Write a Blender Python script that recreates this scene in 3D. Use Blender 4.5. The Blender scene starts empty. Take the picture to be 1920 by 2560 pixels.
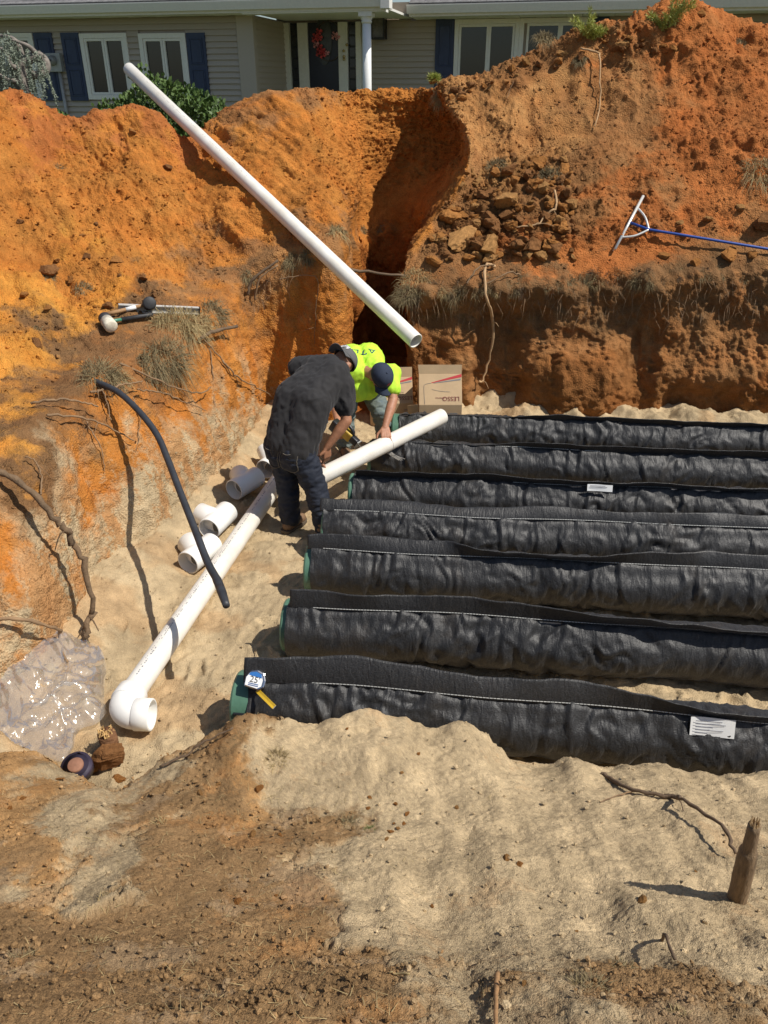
import bpy, bmesh, math, random
import numpy as np
from mathutils import Vector, Matrix, Euler
from mathutils.bvhtree import BVHTree
random.seed(7); rng = np.random.default_rng(11)
scene = bpy.context.scene
C = scene.collection
# ------------------------------------------------------------------ camera
FPX, EYE = 1950.0, 1.65
PITCH = math.atan(1056 / FPX)
cd = bpy.data.cameras.new('camera'); cam = bpy.data.objects.new('camera', cd); C.objects.link(cam)
cd.sensor_fit = 'HORIZONTAL'; cd.sensor_width = 36.0; cd.lens = 36.0 * FPX / 1920.0
cd.clip_start = 0.05; cd.clip_end = 500
cam.location = (0, 0, EYE); cam.rotation_euler = (math.pi / 2 - PITCH, 0, 0)
scene.camera = cam
# ------------------------------------------------------------------ light
SUN = Vector((0.66, -0.24, 1.0)).normalized()      # towards the sun
w = bpy.data.worlds.new('World'); scene.world = w; w.use_nodes = True
nt = w.node_tree; nt.nodes.clear()
sky = nt.nodes.new('ShaderNodeTexSky'); sky.sky_type = 'NISHITA'; sky.sun_disc = False
sky.sun_elevation = math.asin(SUN.z); sky.sun_rotation = math.atan2(SUN.x, SUN.y)
bg = nt.nodes.new('ShaderNodeBackground'); bg.inputs[1].default_value = 0.082
wo = nt.nodes.new('ShaderNodeOutputWorld')
nt.links.new(sky.outputs[0], bg.inputs[0]); nt.links.new(bg.outputs[0], wo.inputs[0])
sl = bpy.data.lights.new('sun', 'SUN'); sl.energy = 4.6; sl.angle = math.radians(0.5); sl.color = (1.0, 0.95, 0.87)
so = bpy.data.objects.new('sun', sl); C.objects.link(so)
so.rotation_euler = (-SUN).to_track_quat('-Z', 'Y').to_euler()
vs = scene.view_settings; vs.view_transform = 'Standard'; vs.look = 'None'; vs.exposure = 0.15; vs.gamma = 1
vs.use_curve_mapping = False
# ------------------------------------------------------------------ image <-> place
cT, sT = math.cos(PITCH), math.sin(PITCH)
def ray(px, py):
    xc = (px - 960) / FPX; yc = -(py - 1280) / FPX
    return np.array([xc, cT + yc * sT, -sT + yc * cT])
def P(px, py, D):
    d = ray(px, py); return np.array([0, 0, EYE]) + d * (D / d[1])
FLOOR = -1.6
def F(px, py, z=FLOOR):
    d = ray(px, py); return np.array([0, 0, EYE]) + d * ((z - EYE) / d[2])
# ------------------------------------------------------------------ noise
def _hash(ix, iy, iz, seed):
    u = np.uint32
    h = ix * u(374761393) + iy * u(668265263) + iz * u(1274126177) + u((seed * 974711 + 77) & 0xffffffff)
    h = (h ^ (h >> u(13))) * u(1103515245)
    h = (h ^ (h >> u(16))) * u(2654435761)
    return h ^ (h >> u(15))
_G = np.array([[1,1,0],[-1,1,0],[1,-1,0],[-1,-1,0],[1,0,1],[-1,0,1],[1,0,-1],[-1,0,-1],[0,1,1],[0,-1,1],[0,1,-1],[0,-1,-1],[1,1,0],[-1,1,0],[0,-1,1],[0,-1,-1]], np.float32)
_GX, _GY, _GZ = _G.T.copy()
def perlin(p, seed=0):
    p = np.asarray(p, np.float32).T; i = np.floor(p).astype(np.int32); fx, fy, fz = p - i; ix, iy, iz = i.astype(np.uint32)
    fd = lambda f: f * f * f * (f * (f * 6 - 15) + 10)
    ux, uy, uz = fd(fx), fd(fy), fd(fz)
    def cn(dx, dy, dz):
        h = _hash(ix + np.uint32(dx), iy + np.uint32(dy), iz + np.uint32(dz), seed) & np.uint32(15)
        return _GX[h] * (fx - dx) + _GY[h] * (fy - dy) + _GZ[h] * (fz - dz)
    lx = lambda dy, dz: (lambda a: a + ux * (cn(1, dy, dz) - a))(cn(0, dy, dz))
    ly = lambda dz: (lambda a: a + uy * (lx(1, dz) - a))(lx(0, dz))
    a = ly(0); return a + uz * (ly(1) - a)
def fbm(p, octv=4, seed=0, gain=0.5):
    a, s, o = 1.0, 1.0, 0
    for k in range(octv):
        o = o + a * perlin(p * s, seed + k * 17); a *= gain; s *= 2.03
    return o
def worley(p, seed=0):
    p = np.asarray(p, np.float32).T; i = np.floor(p - .5).astype(np.int32); f = p - i; ix, iy, iz = i.astype(np.uint32)
    best = np.full(p.shape[1], 9.0, np.float32); cid = np.zeros(p.shape[1], np.float32); u = np.uint32
    for dx in (0, 1):
        for dy in (0, 1):
            for dz in (0, 1):
                h = _hash(ix + u(dx), iy + u(dy), iz + u(dz), seed)
                d = (dx + (h & u(1023)) * np.float32(.6 / 1023) + .2 - f[0]) ** 2 + (dy + ((h >> u(10)) & u(1023)) * np.float32(.6 / 1023) + .2 - f[1]) ** 2 + (dz + ((h >> u(20)) & u(1023)) * np.float32(.6 / 1023) + .2 - f[2]) ** 2
                m = d < best; best = np.where(m, d, best); cid = np.where(m, (h % u(997)) * np.float32(1 / 997.), cid)
    return np.sqrt(best), cid
# ------------------------------------------------------------------ mesh helpers
def mesh_np(name, V, Q, cols=None, smooth=True):
    V = np.asarray(V, np.float32); Q = np.asarray(Q, np.int32); k = Q.shape[1]
    me = bpy.data.meshes.new(name); me.vertices.add(len(V)); me.vertices.foreach_set('co', V.ravel())
    me.loops.add(Q.size); me.loops.foreach_set('vertex_index', Q.ravel())
    me.polygons.add(len(Q)); me.polygons.foreach_set('loop_start', np.arange(0, Q.size, k, dtype=np.int32))
    me.polygons.foreach_set('loop_total', np.full(len(Q), k, np.int32))
    me.polygons.foreach_set('use_smooth', np.full(len(Q), smooth, bool))
    if cols is not None:
        a = me.color_attributes.new('Col', 'FLOAT_COLOR', 'POINT')
        c4 = np.ones((len(V), 4), np.float32); c4[:, :3] = cols; a.data.foreach_set('color', c4.ravel())
    me.update(calc_edges=True); return me
class MB:
    """collects shapes that become ONE mesh"""
    def __init__(s): s.v = []; s.f = []
    def add(s, V, Fc):
        n = len(s.v); s.v += [tuple(map(float, p)) for p in V]; s.f += [tuple(i + n for i in q) for q in Fc]; return s
    def box(s, lo, hi):
        x0, y0, z0 = lo; x1, y1, z1 = hi
        return s.add([(x0,y0,z0),(x1,y0,z0),(x1,y1,z0),(x0,y1,z0),(x0,y0,z1),(x1,y0,z1),(x1,y1,z1),(x0,y1,z1)],
                     [(3,2,1,0),(4,5,6,7),(0,1,5,4),(1,2,6,5),(2,3,7,6),(3,0,4,7)])
    def tube(s, pts, r, n=10, caps=True, jit=0.0):
        V, Fc = tube(pts, r, n, caps, jit); return s.add(V, Fc)
    def mesh(s, name, smooth=False, bevel=0.0, seg=2):
        me = bpy.data.meshes.new(name); me.from_pydata(s.v, [], s.f)
        if bevel:
            bm = bmesh.new(); bm.from_mesh(me)
            ed = [e for e in bm.edges if len(e.link_faces) == 2 and e.calc_face_angle() > 0.5]
            bmesh.ops.bevel(bm, geom=ed, offset=bevel, segments=seg, affect='EDGES', profile=0.6)
            bm.to_mesh(me); bm.free()
        if smooth:
            me.polygons.foreach_set('use_smooth', [True] * len(me.polygons))
        me.update(); return me
def frames(pts):
    pts = np.asarray(pts, float); T = np.gradient(pts, axis=0); T /= np.linalg.norm(T, axis=1)[:, None] + 1e-9
    a = np.array([0, 0, 1.0]) if abs(T[0][2]) < 0.9 else np.array([1.0, 0, 0])
    n = np.cross(T[0], a); n /= np.linalg.norm(n); N = []
    for t in T:
        n = n - t * np.dot(n, t); n /= np.linalg.norm(n) + 1e-9; N.append(n)
    N = np.array(N); return T, N, np.cross(T, N)
def tube(pts, r, n=10, caps=True, jit=0.0):
    pts = np.asarray(pts, float); r = np.full(len(pts), r) if np.isscalar(r) else np.asarray(r, float)
    T, N, B = frames(pts); V = []; Fc = []
    for i in range(len(pts)):
        for k in range(n):
            a = 2 * math.pi * k / n; rr = r[i] * (1 + jit * (random.random() - .5))
            V.append(pts[i] + rr * (math.cos(a) * N[i] + math.sin(a) * B[i]))
    for i in range(len(pts) - 1):
        for k in range(n):
            k2 = (k + 1) % n; Fc.append((i * n + k, i * n + k2, (i + 1) * n + k2, (i + 1) * n + k))
    if caps: Fc.append(tuple(range(n))[::-1]); Fc.append(tuple((len(pts) - 1) * n + k for k in range(n)))
    return V, Fc
def hollow(p0, p1, ro, ri, n=40):
    """a pipe with a real bore, both ends open"""
    p0 = np.asarray(p0, float); p1 = np.asarray(p1, float); L = np.linalg.norm(p1 - p0); d = (p1 - p0) / L; b = .004
    prof = [(0, ri), (0, ro - b), (b, ro), (L - b, ro), (L, ro - b), (L, ri)]
    T, N, B = frames(np.array([p0, p1])); V = []; Fc = []; m = len(prof)
    for t, r in prof:
        for k in range(n):
            a = 2 * math.pi * k / n; V.append(p0 + d * t + r * (math.cos(a) * N[0] + math.sin(a) * B[0]))
    for i in range(m):
        j = (i + 1) % m
        for k in range(n):
            k2 = (k + 1) % n; Fc.append((i * n + k, i * n + k2, j * n + k2, j * n + k))
    return V, Fc
def smoothpath(pts, n=24):
    pts = np.asarray(pts, float); t = np.linspace(0, len(pts) - 1, n)
    return cr(pts, t)
def cr(pts, t):
    """Catmull-Rom through the points at parameter t"""
    k = len(pts); i = np.clip(np.floor(t).astype(int), 0, k - 2); f = (t - i)[:, None]
    p0 = pts[np.clip(i - 1, 0, k - 1)]; p1 = pts[i]; p2 = pts[i + 1]; p3 = pts[np.clip(i + 2, 0, k - 1)]
    return 0.5 * (2 * p1 + (p2 - p0) * f + (2 * p0 - 5 * p1 + 4 * p2 - p3) * f ** 2 + (3 * p1 - p0 - 3 * p2 + p3) * f ** 3)
def tag(o, label=None, cat=None, group=None, kind=None):
    if label: o['label'] = label
    if cat: o['category'] = cat
    if group: o['group'] = group
    if kind: o['kind'] = kind
    return o
def thing(name, label, cat, loc=(0, 0, 0), rot=(0, 0, 0), group=None):
    o = bpy.data.objects.new(name, None); o.empty_display_size = 0.1; C.objects.link(o)
    o.location = loc; o.rotation_euler = rot; return tag(o, label, cat, group)
def obj(name, me, mat, parent=None, label=None):
    o = bpy.data.objects.new(name, me); C.objects.link(o)
    if mat is not None and not me.materials: me.materials.append(mat)
    if parent is not None: o.parent = parent
    if label: o['label'] = label
    return o
def root_of(o):
    off = Vector((0, 0, 0))
    while o is not None: off += o.location; o = o.parent
    return off
def wpart(name, mb, mat, parent, smooth=False, bevel=0.0, label=None, seg=2):
    """a part whose shape was written in world coordinates (parents unrotated)"""
    off = root_of(parent) if parent is not None else Vector((0, 0, 0))
    mb.v = [(x - off.x, y - off.y, z - off.z) for x, y, z in mb.v]
    return obj(name, mb.mesh(name, smooth, bevel, seg), mat, parent, label)
def single(name, mb, mat, label, cat, group=None, smooth=False, bevel=0.0, base=None):
    """a thing that is one mesh; origin moved to its base"""
    v = np.array(mb.v); b = base if base is not None else np.array([v[:, 0].mean(), v[:, 1].mean(), v[:, 2].min()])
    mb.v = [tuple(p) for p in (v - b)]
    o = obj(name, mb.mesh(name, smooth, bevel), mat); o.location = b; return tag(o, label, cat, group)
def dup(o, parent=None):
    c = o.copy(); C.objects.link(c); c.parent = parent
    for ch in list(o.children): dup(ch, c)
    return c
# ------------------------------------------------------------------ materials
def N(nt, t, **k):
    n = nt.nodes.new(t)
    for a, b in k.items():
        if a.startswith('i_'): n.inputs[int(a[2:])].default_value = b
        else: setattr(n, a, b)
    return n
def mat(name, col, rough=0.7, var=0.15, scale=12.0, bump=0.0, bscale=60.0, metal=0.0, spec=0.5, col2=None, attr=False, sheen=0.0, detail=6, stretch=None, bdist=0.01):
    m = bpy.data.materials.new(name); m.use_nodes = True; t = m.node_tree; b = t.nodes['Principled BSDF']
    tc = N(t, 'ShaderNodeTexCoord'); mp = N(t, 'ShaderNodeMapping'); t.links.new(tc.outputs['Object'], mp.inputs[0])
    if stretch: mp.inputs['Scale'].default_value = stretch
    nz = N(t, 'ShaderNodeTexNoise'); nz.inputs['Scale'].default_value = scale; nz.inputs['Detail'].default_value = detail; nz.inputs['Roughness'].default_value = 0.65
    t.links.new(mp.outputs[0], nz.inputs['Vector'])
    mx = N(t, 'ShaderNodeMix', data_type='RGBA'); mx.blend_type = 'MIX'
    r = N(t, 'ShaderNodeValToRGB'); r.color_ramp.elements[0].position = 0.32; r.color_ramp.elements[1].position = 0.68
    t.links.new(nz.outputs['Fac'], r.inputs[0]); t.links.new(r.outputs[0], mx.inputs[0])
    c = np.array(col, float); lo = c * (1 - var) if col2 is None else np.array(col2, float); hi = np.minimum(c * (1 + var), 1.0) if col2 is None else c
    mx.inputs[6].default_value = (*lo, 1); mx.inputs[7].default_value = (*hi, 1)
    src = mx.outputs[2]
    t.links.new(src, b.inputs['Base Color'])
    b.inputs['Roughness'].default_value = rough; b.inputs['Metallic'].default_value = metal
    b.inputs['Specular IOR Level'].default_value = spec
    if sheen: b.inputs['Sheen Weight'].default_value = sheen; b.inputs['Sheen Roughness'].default_value = 0.5
    if bump:
        n2 = N(t, 'ShaderNodeTexNoise'); n2.inputs['Scale'].default_value = bscale; n2.inputs['Detail'].default_value = 5
        t.links.new(mp.outputs[0], n2.inputs['Vector'])
        bp = N(t, 'ShaderNodeBump'); bp.inputs['Strength'].default_value = bump; bp.inputs['Distance'].default_value = bdist
        t.links.new(n2.outputs['Fac'], bp.inputs['Height']); t.links.new(bp.outputs[0], b.inputs['Normal'])
    return m
def soil_mat(name, grain=90.0, speck=0.35, bump=0.6, bdist=0.012):
    m = bpy.data.materials.new(name); m.use_nodes = True; t = m.node_tree; b = t.nodes['Principled BSDF']
    at = N(t, 'ShaderNodeAttribute', attribute_name='Col'); tc = N(t, 'ShaderNodeTexCoord')
    n1 = N(t, 'ShaderNodeTexNoise'); n1.inputs['Scale'].default_value = grain; n1.inputs['Detail'].default_value = 4; n1.inputs['Roughness'].default_value = .7
    n2 = N(t, 'ShaderNodeTexNoise'); n2.inputs['Scale'].default_value = 7.0; n2.inputs['Detail'].default_value = 9; n2.inputs['Roughness'].default_value = .68
    vo = N(t, 'ShaderNodeTexVoronoi'); vo.inputs['Scale'].default_value = grain * 0.8
    for x in (n1, n2, vo): t.links.new(tc.outputs['Object'], x.inputs['Vector'])
    r1 = N(t, 'ShaderNodeMapRange'); r1.inputs[1].default_value = .3; r1.inputs[2].default_value = .7; r1.inputs[3].default_value = 1 - speck; r1.inputs[4].default_value = 1 + speck
    r2 = N(t, 'ShaderNodeMapRange'); r2.inputs[1].default_value = .32; r2.inputs[2].default_value = .68; r2.inputs[3].default_value = .76; r2.inputs[4].default_value = 1.22
    t.links.new(n1.outputs['Fac'], r1.inputs[0]); t.links.new(n2.outputs['Fac'], r2.inputs[0])
    mu = N(t, 'ShaderNodeMath', operation='MULTIPLY'); t.links.new(r1.outputs[0], mu.inputs[0]); t.links.new(r2.outputs[0], mu.inputs[1])
    vm = N(t, 'ShaderNodeVectorMath', operation='SCALE'); t.links.new(at.outputs['Color'], vm.inputs[0]); t.links.new(mu.outputs[0], vm.inputs['Scale'])
    t.links.new(vm.outputs[0], b.inputs['Base Color']); b.inputs['Roughness'].default_value = 0.95; b.inputs['Specular IOR Level'].default_value = 0.12
    b1 = N(t, 'ShaderNodeBump'); b1.inputs['Strength'].default_value = bump * .35; b1.inputs['Distance'].default_value = bdist * 2
    t.links.new(n2.outputs['Fac'], b1.inputs['Height'])
    sb = N(t, 'ShaderNodeMath', operation='MULTIPLY_ADD'); sb.inputs[1].default_value = -0.9; t.links.new(vo.outputs['Distance'], sb.inputs[0]); t.links.new(n1.outputs['Fac'], sb.inputs[2])
    bp = N(t, 'ShaderNodeBump'); bp.inputs['Strength'].default_value = bump; bp.inputs['Distance'].default_value = bdist
    t.links.new(sb.outputs[0], bp.inputs['Height']); t.links.new(b1.outputs[0], bp.inputs['Normal']); t.links.new(bp.outputs[0], b.inputs['Normal'])
    return m
# ------------------------------------------------------------------ terrain
SAND = (.455, .345, .205); CLAY = (.45, .172, .036); YEL = (.55, .240, .045); RED = (.39, .135, .038)
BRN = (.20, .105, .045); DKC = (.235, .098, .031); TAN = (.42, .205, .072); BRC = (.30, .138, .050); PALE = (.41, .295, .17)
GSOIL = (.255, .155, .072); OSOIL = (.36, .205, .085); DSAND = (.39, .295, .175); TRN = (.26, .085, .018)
def loft(st, cl, nu, nv, vspan, ujit=0.35, vjit=0.45, cseed=3):
    """dense sheet through a net of control points st[station][profile]; colours cl likewise"""
    st = np.array(st, float); cl = np.array(cl, float); ns, npf = st.shape[:2]
    # parameters spaced by mean length
    du = np.linalg.norm(np.diff(st[:, :9], axis=0), axis=2).mean(1); dv = np.linalg.norm(np.diff(st[4:], axis=1), axis=2).mean(0) * np.array(vspan)
    def res(d, n):
        c = np.concatenate([[0], np.cumsum(d)]); return np.interp(np.linspace(0, c[-1], n), c, np.arange(len(c)))
    U = res(du, nu); Vp = res(dv, nv)
    a = cr(st.reshape(ns, -1), U).reshape(nu, npf, 3)
    g = cr(a.transpose(1, 0, 2).reshape(npf, -1), Vp).reshape(nv, nu, 3).transpose(1, 0, 2)
    uu, vv = np.meshgrid(U, Vp, indexing='ij'); pts = g.reshape(-1, 3)
    j1 = fbm(pts * 2.2, 5, cseed, .6); j2 = fbm(pts * 2.2 + 7.7, 5, cseed + 40, .6)
    j3 = rng.normal(0, .12, len(pts)) + .35 * fbm(pts * 26, 2, cseed + 77); cu = np.clip(uu.ravel() + ujit * (j1 * 2.2 + j3), 0, ns - 1.001); cv = np.clip(vv.ravel() + vjit * (j2 * 2.2 + j3), 0, npf - 1.001)
    i = cu.astype(int); j = cv.astype(int); fu = cu - i; fv = cv - j
    sm = lambda t: np.clip((t - .2) / .6, 0, 1); fu = sm(fu)[:, None]; fv = sm(fv)[:, None]
    col = (cl[i, j] * (1 - fu) + cl[i + 1, j] * fu) * (1 - fv) + (cl[i, j + 1] * (1 - fu) + cl[i + 1, j + 1] * fu) * fv
    nm = np.cross(np.gradient(g, axis=0), np.gradient(g, axis=1)); nm /= np.linalg.norm(nm, axis=2)[:, :, None] + 1e-9
    idx = np.arange(nu * nv).reshape(nu, nv)
    Q = np.stack([idx[:-1, :-1], idx[1:, :-1], idx[1:, 1:], idx[:-1, 1:]], -1).reshape(-1, 4)
    return g, nm, uu, vv, col, Q
def norms(V, shape):
    g = V.reshape(*shape, 3); nm = np.cross(np.gradient(g, axis=0), np.gradient(g, axis=1))
    return (nm / (np.linalg.norm(nm, axis=2)[:, :, None] + 1e-9)).reshape(-1, 3)
B = lambda px, py: (px, py, None)
prof = [  # each station: base on the pit floor, low wall, high wall, lip, ledge, lower slope, mid slope, upper slope, crest (px, py, distance)
 [B(-330,2050),(-420,1900,3.0),(-520,1650,3.2),(-640,1400,3.5),(-900,1250,4.0),(-1100,1050,4.8),(-1150,780,6.2),(-1100,520,7.6),(-1000,240,8.8)],
 [B(40,1800),(15,1600,3.65),(-10,1420,3.95),(-60,1200,4.35),(-150,1080,4.9),(-260,900,5.8),(-330,680,6.9),(-380,450,8.0),(-400,215,9.2)],
 [B(180,1650),(150,1470,4.15),(110,1290,4.4),(60,1110,4.8),(0,1010,5.4),(-60,860,6.2),(-120,640,7.2),(-170,430,8.3),(-200,225,9.4)],
 [B(280,1490),(245,1340,4.95),(220,1180,5.2),(195,1010,5.6),(130,930,6.1),(60,800,6.8),(30,620,7.7),(0,430,8.7),(-20,240,9.7)],
 [B(420,1380),(375,1230,5.5),(340,1090,5.75),(290,940,6.1),(230,870,6.6),(190,770,7.2),(140,600,8.0),(100,430,9.0),(85,262,10.0)],
 [B(560,1250),(515,1120,6.35),(470,1000,6.6),(430,850,6.9),(390,785,7.3),(330,690,7.8),(270,560,8.5),(220,420,9.4),(185,305,10.1)],
 [B(640,1130),(610,1020,7.38),(580,900,7.5),(540,770,7.7),(480,720,8.0),(430,630,8.4),(380,510,9.0),(345,380,9.7),(330,262,10.3)],
 [B(685,1050),(668,950,8.2),(648,850,8.2),(610,710,8.3),(570,660,8.5),(535,590,8.8),(510,500,9.3),(490,420,9.9),(470,348,10.3)],
 [B(765,1045),(752,950,8.25),(742,830,8.3),(722,650,8.4),(705,600,8.6),(685,520,8.9),(655,430,9.4),(620,350,10.0),(590,268,10.7)],
 [B(868,1040),(866,900,8.3),(864,780,8.35),(862,620,8.45),(855,560,8.7),(835,490,9.1),(805,410,9.6),(775,315,10.2),(742,212,10.9)],
 [(-.34,10.4,-1.6),(-.35,10.5,-.8),(-.36,10.6,-.2),(888,600,10.7),(898,520,10.9),(905,440,11.1),(905,370,11.2),(903,300,11.3),(900,224,11.4)],
 [(.36,10.4,-1.6),(.37,10.5,-.8),(.40,10.6,-.2),(1035,530,10.9),(1095,440,11.2),(1125,385,11.35),(1128,335,11.45),(1105,290,11.5),(1040,235,11.6)],
 [(.44,9.0,-1.6),(.44,9.0,-.8),(.45,8.95,-.3),(1042,610,8.95),(1102,500,9.35),(1166,405,9.6),(1170,325,9.95),(1128,268,10.5),(1120,206,11.0)],
 [B(1032,1040),(1030,920,8.3),(1026,800,8.35),(1008,730,8.4),(1052,640,8.7),(1120,560,9.05),(1195,470,9.45),(1215,350,10.1),(1235,184,11.0)],
 [B(1200,1042),(1195,950,8.3),(1190,850,8.42),(1180,725,8.45),(1190,640,8.7),(1230,560,9.0),(1280,455,9.5),(1315,300,10.3),(1335,135,11.0)],
 [B(1400,1048),(1400,960,8.2),(1400,860,8.42),(1400,715,8.45),(1400,625,8.7),(1415,540,9.0),(1430,420,9.5),(1440,270,10.3),(1450,80,11.0)],
 [B(1600,1055),(1600,960,8.2),(1600,850,8.36),(1600,705,8.42),(1595,620,8.7),(1590,520,9.0),(1590,400,9.6),(1580,230,10.4),(1570,66,11.0)],
 [B(1770,1060),(1770,960,8.1),(1770,850,8.3),(1775,700,8.4),(1770,610,8.65),(1760,500,9.0),(1750,360,9.6),(1735,190,10.4),(1725,18,11.0)],
 [B(1960,1068),(1960,960,8.0),(1960,850,8.2),(1960,690,8.3),(1960,600,8.6),(1955,480,9.0),(1945,330,9.6),(1930,190,10.4),(1905,72,11.0)],
 [B(2350,1085),(2350,960,7.8),(2350,850,7.9),(2350,690,7.9),(2350,600,8.3),(2350,480,8.8),(2340,340,9.4),(2320,230,10.2),(2300,140,10.8)],
 [(8.5,7.2,-1.6),(8.6,7.2,-1.0),(8.6,7.3,-.5),(8.6,7.3,-.1),(8.7,7.7,0),(8.8,8.2,.3),(8.8,8.8,.8),(8.8,9.5,1.2),(8.8,10.2,1.5)],
]
st = []
for s in prof:
    r = []
    for k, p in enumerate(s):
        if p[2] is None: q = F(p[0], p[1])
        elif abs(p[0]) < 20 and abs(p[1]) < 20: q = np.array(p, float)
        else: q = P(*p)
        r.append(q)
    r[0] = r[0] + np.array([0, 0, -.22]) + (r[0] - r[1]) * .10
    c8 = r[8]; d = np.array([c8[0], c8[1], 0]) / np.hypot(c8[0], c8[1])
    r.append(c8 + d * .55 + np.array([0, 0, -.35])); r.append(c8 + d * 1.6 + np.array([0, 0, -(c8[2] + .2)]))
    st.append(r)
S, K, Y, R_, W, D_, T_, Z, L_ = SAND, CLAY, YEL, RED, BRN, DKC, TAN, BRC, PALE
cl = [
 [K,K,W,W,Y,Y,K,K,K], [K,S,K,W,Y,Y,K,K,K], [K,S,L_,W,Y,Y,K,K,K], [S,S,K,W,W,Y,K,K,K], [S,S,K,Z,W,Y,K,K,R_],
 [S,L_,K,Z,W,K,K,K,R_], [S,K,K,K,Z,K,K,K,R_], [S,K,K,Z,W,K,K,K,R_], [K,K,K,T_,Z,K,K,K,Z], [K,K,K,Z,Z,K,K,K,Z],
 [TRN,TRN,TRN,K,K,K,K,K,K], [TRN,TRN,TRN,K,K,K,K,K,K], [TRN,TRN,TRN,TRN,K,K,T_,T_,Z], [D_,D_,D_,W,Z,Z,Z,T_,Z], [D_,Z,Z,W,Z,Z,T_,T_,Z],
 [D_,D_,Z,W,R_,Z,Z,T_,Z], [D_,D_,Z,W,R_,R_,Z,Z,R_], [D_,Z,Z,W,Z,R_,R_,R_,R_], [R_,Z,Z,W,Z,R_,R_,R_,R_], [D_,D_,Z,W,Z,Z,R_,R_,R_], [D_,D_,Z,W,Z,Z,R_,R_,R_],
]
cl = [r + [r[-1], BRN] for r in cl]
NU, NV = 1350, 400
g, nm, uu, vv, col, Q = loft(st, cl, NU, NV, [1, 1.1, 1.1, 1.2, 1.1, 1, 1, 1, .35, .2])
p = g.reshape(-1, 3); n0 = nm.reshape(-1, 3); u_, v_ = uu.ravel(), vv.ravel()
if n0[(NU // 2) * NV + NV // 2][1] > 0: n0 = -n0
ss = lambda a, b, x: (lambda t: t * t * (3 - 2 * t))(np.clip((x - a) / (b - a), 0, 1))
wall = (1 - ss(2.8, 3.5, v_)) * ss(.1, .6, v_)                # cut face
right = ss(12.6, 13.4, u_); left = 1 - ss(9, 10, u_); inn = ss(8.8, 9.6, u_) * (1 - ss(12.4, 13, u_))
slope = ss(3.6, 4.6, v_)
big = fbm(p * 1.1, 3, 5)
fine = fbm(p * np.array([9, 9, 9.]), 4, 9, .6)
diag = np.stack([p[:, 0] * 1.0 + p[:, 1] * .25, p[:, 1] * .5, p[:, 2] * .4], 1)
d = .10 * big * (0.35 + .65 * slope) + .010 * fine
# raked and slumped slope on the left: streaks running downhill
dn = np.stack([p[:, 0] * .72 + p[:, 1] * .60 , p[:, 0] * .16 - p[:, 1] * .1, p[:, 2] * .5], 1)
d += left * slope * (.062 * fbm(dn * 4.5, 4, 21, .58))
# vertical gouges in the right wall and trench
vg = np.stack([p[:, 0] * 3.2, p[:, 1] * 3.2, p[:, 2] * .8], 1)
rid = (1 - np.abs(fbm(vg, 4, 31, .55)) * 2.4) * ss(.7, 1.5, v_)
d += (right + inn) * wall * (.16 * fbm(vg * .42, 3, 33) + .035 * (rid - .5) + .03 * fbm(p * 6, 3, 35, .6))
d += (1 - right - inn) * wall * (.05 * fbm(vg * .8, 3, 37) + .014 * fbm(p * 14, 3, 41, .65))
# under the sod the right wall is cut back, the sod hangs over
lipb = np.exp(-((v_ - 3.0) / .28) ** 2); und = np.exp(-((v_ - 2.35) / .45) ** 2)
d += right * (.085 * lipb * (1 + fbm(p * 2.5, 3, 51) * 1.8) - .10 * und * np.clip(.5 + 2.2 * fbm(p * 1.3, 2, 55), 0, 1.6))
bx = lambda a, b_, c_, x: ss(a - c_, a + c_, x) * (1 - ss(b_ - c_, b_ + c_, x))
wx_ = p[:, 0] + .10 * fbm(p * 2.3, 3, 53)
d += right * (-.26 * bx(1.02, 1.52, .10, wx_) * bx(.35, 2.35, .35, v_) + .10 * bx(.70, .98, .07, wx_) * bx(.5, 2.3, .2, v_) - .10 * bx(.2, .62, .1, wx_) * bx(.3, 2.4, .3, v_)
     - .16 * bx(3.1, 3.8, .12, wx_) * bx(.2, .9, .2, v_) + .14 * bx(1.9, 2.6, .15, wx_) * bx(.4, 2.2, .5, v_) - .12 * bx(2.7, 2.95, .08, wx_) * bx(.8, 2.5, .3, v_))
d += left * .05 * lipb * fbm(p * 4, 3, 57)
# cloddy spoil
f1, cid = worley(p * 7.0, 3); f2, cid2 = worley(p * 16.0, 4); f3, c3 = worley(p * 34., 6); f4, c4 = worley(p * 21. + 3, 8)
cw = ss(.05, .35, fbm(p * .9, 3, 61) + .30 * right * slope + .10 * slope)
lob = lambda f: np.clip(.62 - f, 0, 1)
d += slope * cw * (.085 * lob(f1) * (cid > .55) * (.62 + .65 * right) + .055 * lob(f2) * (cid2 > .45)) + (.35 + slope * .65) * (.022 * lob(f3) * (c3 > .3) + .034 * lob(f4) * (c4 > .62))
rubble = right * ss(3.8, 4.3, v_) * (1 - ss(6.0, 6.8, v_)) * (1 - ss(15, 16, u_))
d += rubble * (.10 * lob(f1) + .05 * lob(f2))
d += wall * (.30 + .70 * (right + inn)) * (.022 * lob(f1) * (cid > .5) + .034 * lob(f2) * (cid2 > .5) + .03 * lob(f4) * (c4 > .5))
tanw = ss(13.6, 14.1, u_) * (1 - ss(15.3, 15.8, u_)) * ss(6.25, 6.6, v_) * (1 - ss(7.7, 8.0, v_))
d = d * (1 - .8 * tanw) - .06 * tanw
upw = right * ss(6, 7, v_); d += upw * (.05 * (1 - np.abs(fbm(vg * .6, 3, 71)) * 2.2) )
pits = ss(.36, .5, fbm(p * 2.6, 2, 81)); d -= .03 * pits * slope
V = p + n0 * d[:, None]
col = col * (1 + .16 * fbm(p * 1.7, 4, 91, .6))[:, None]
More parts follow.
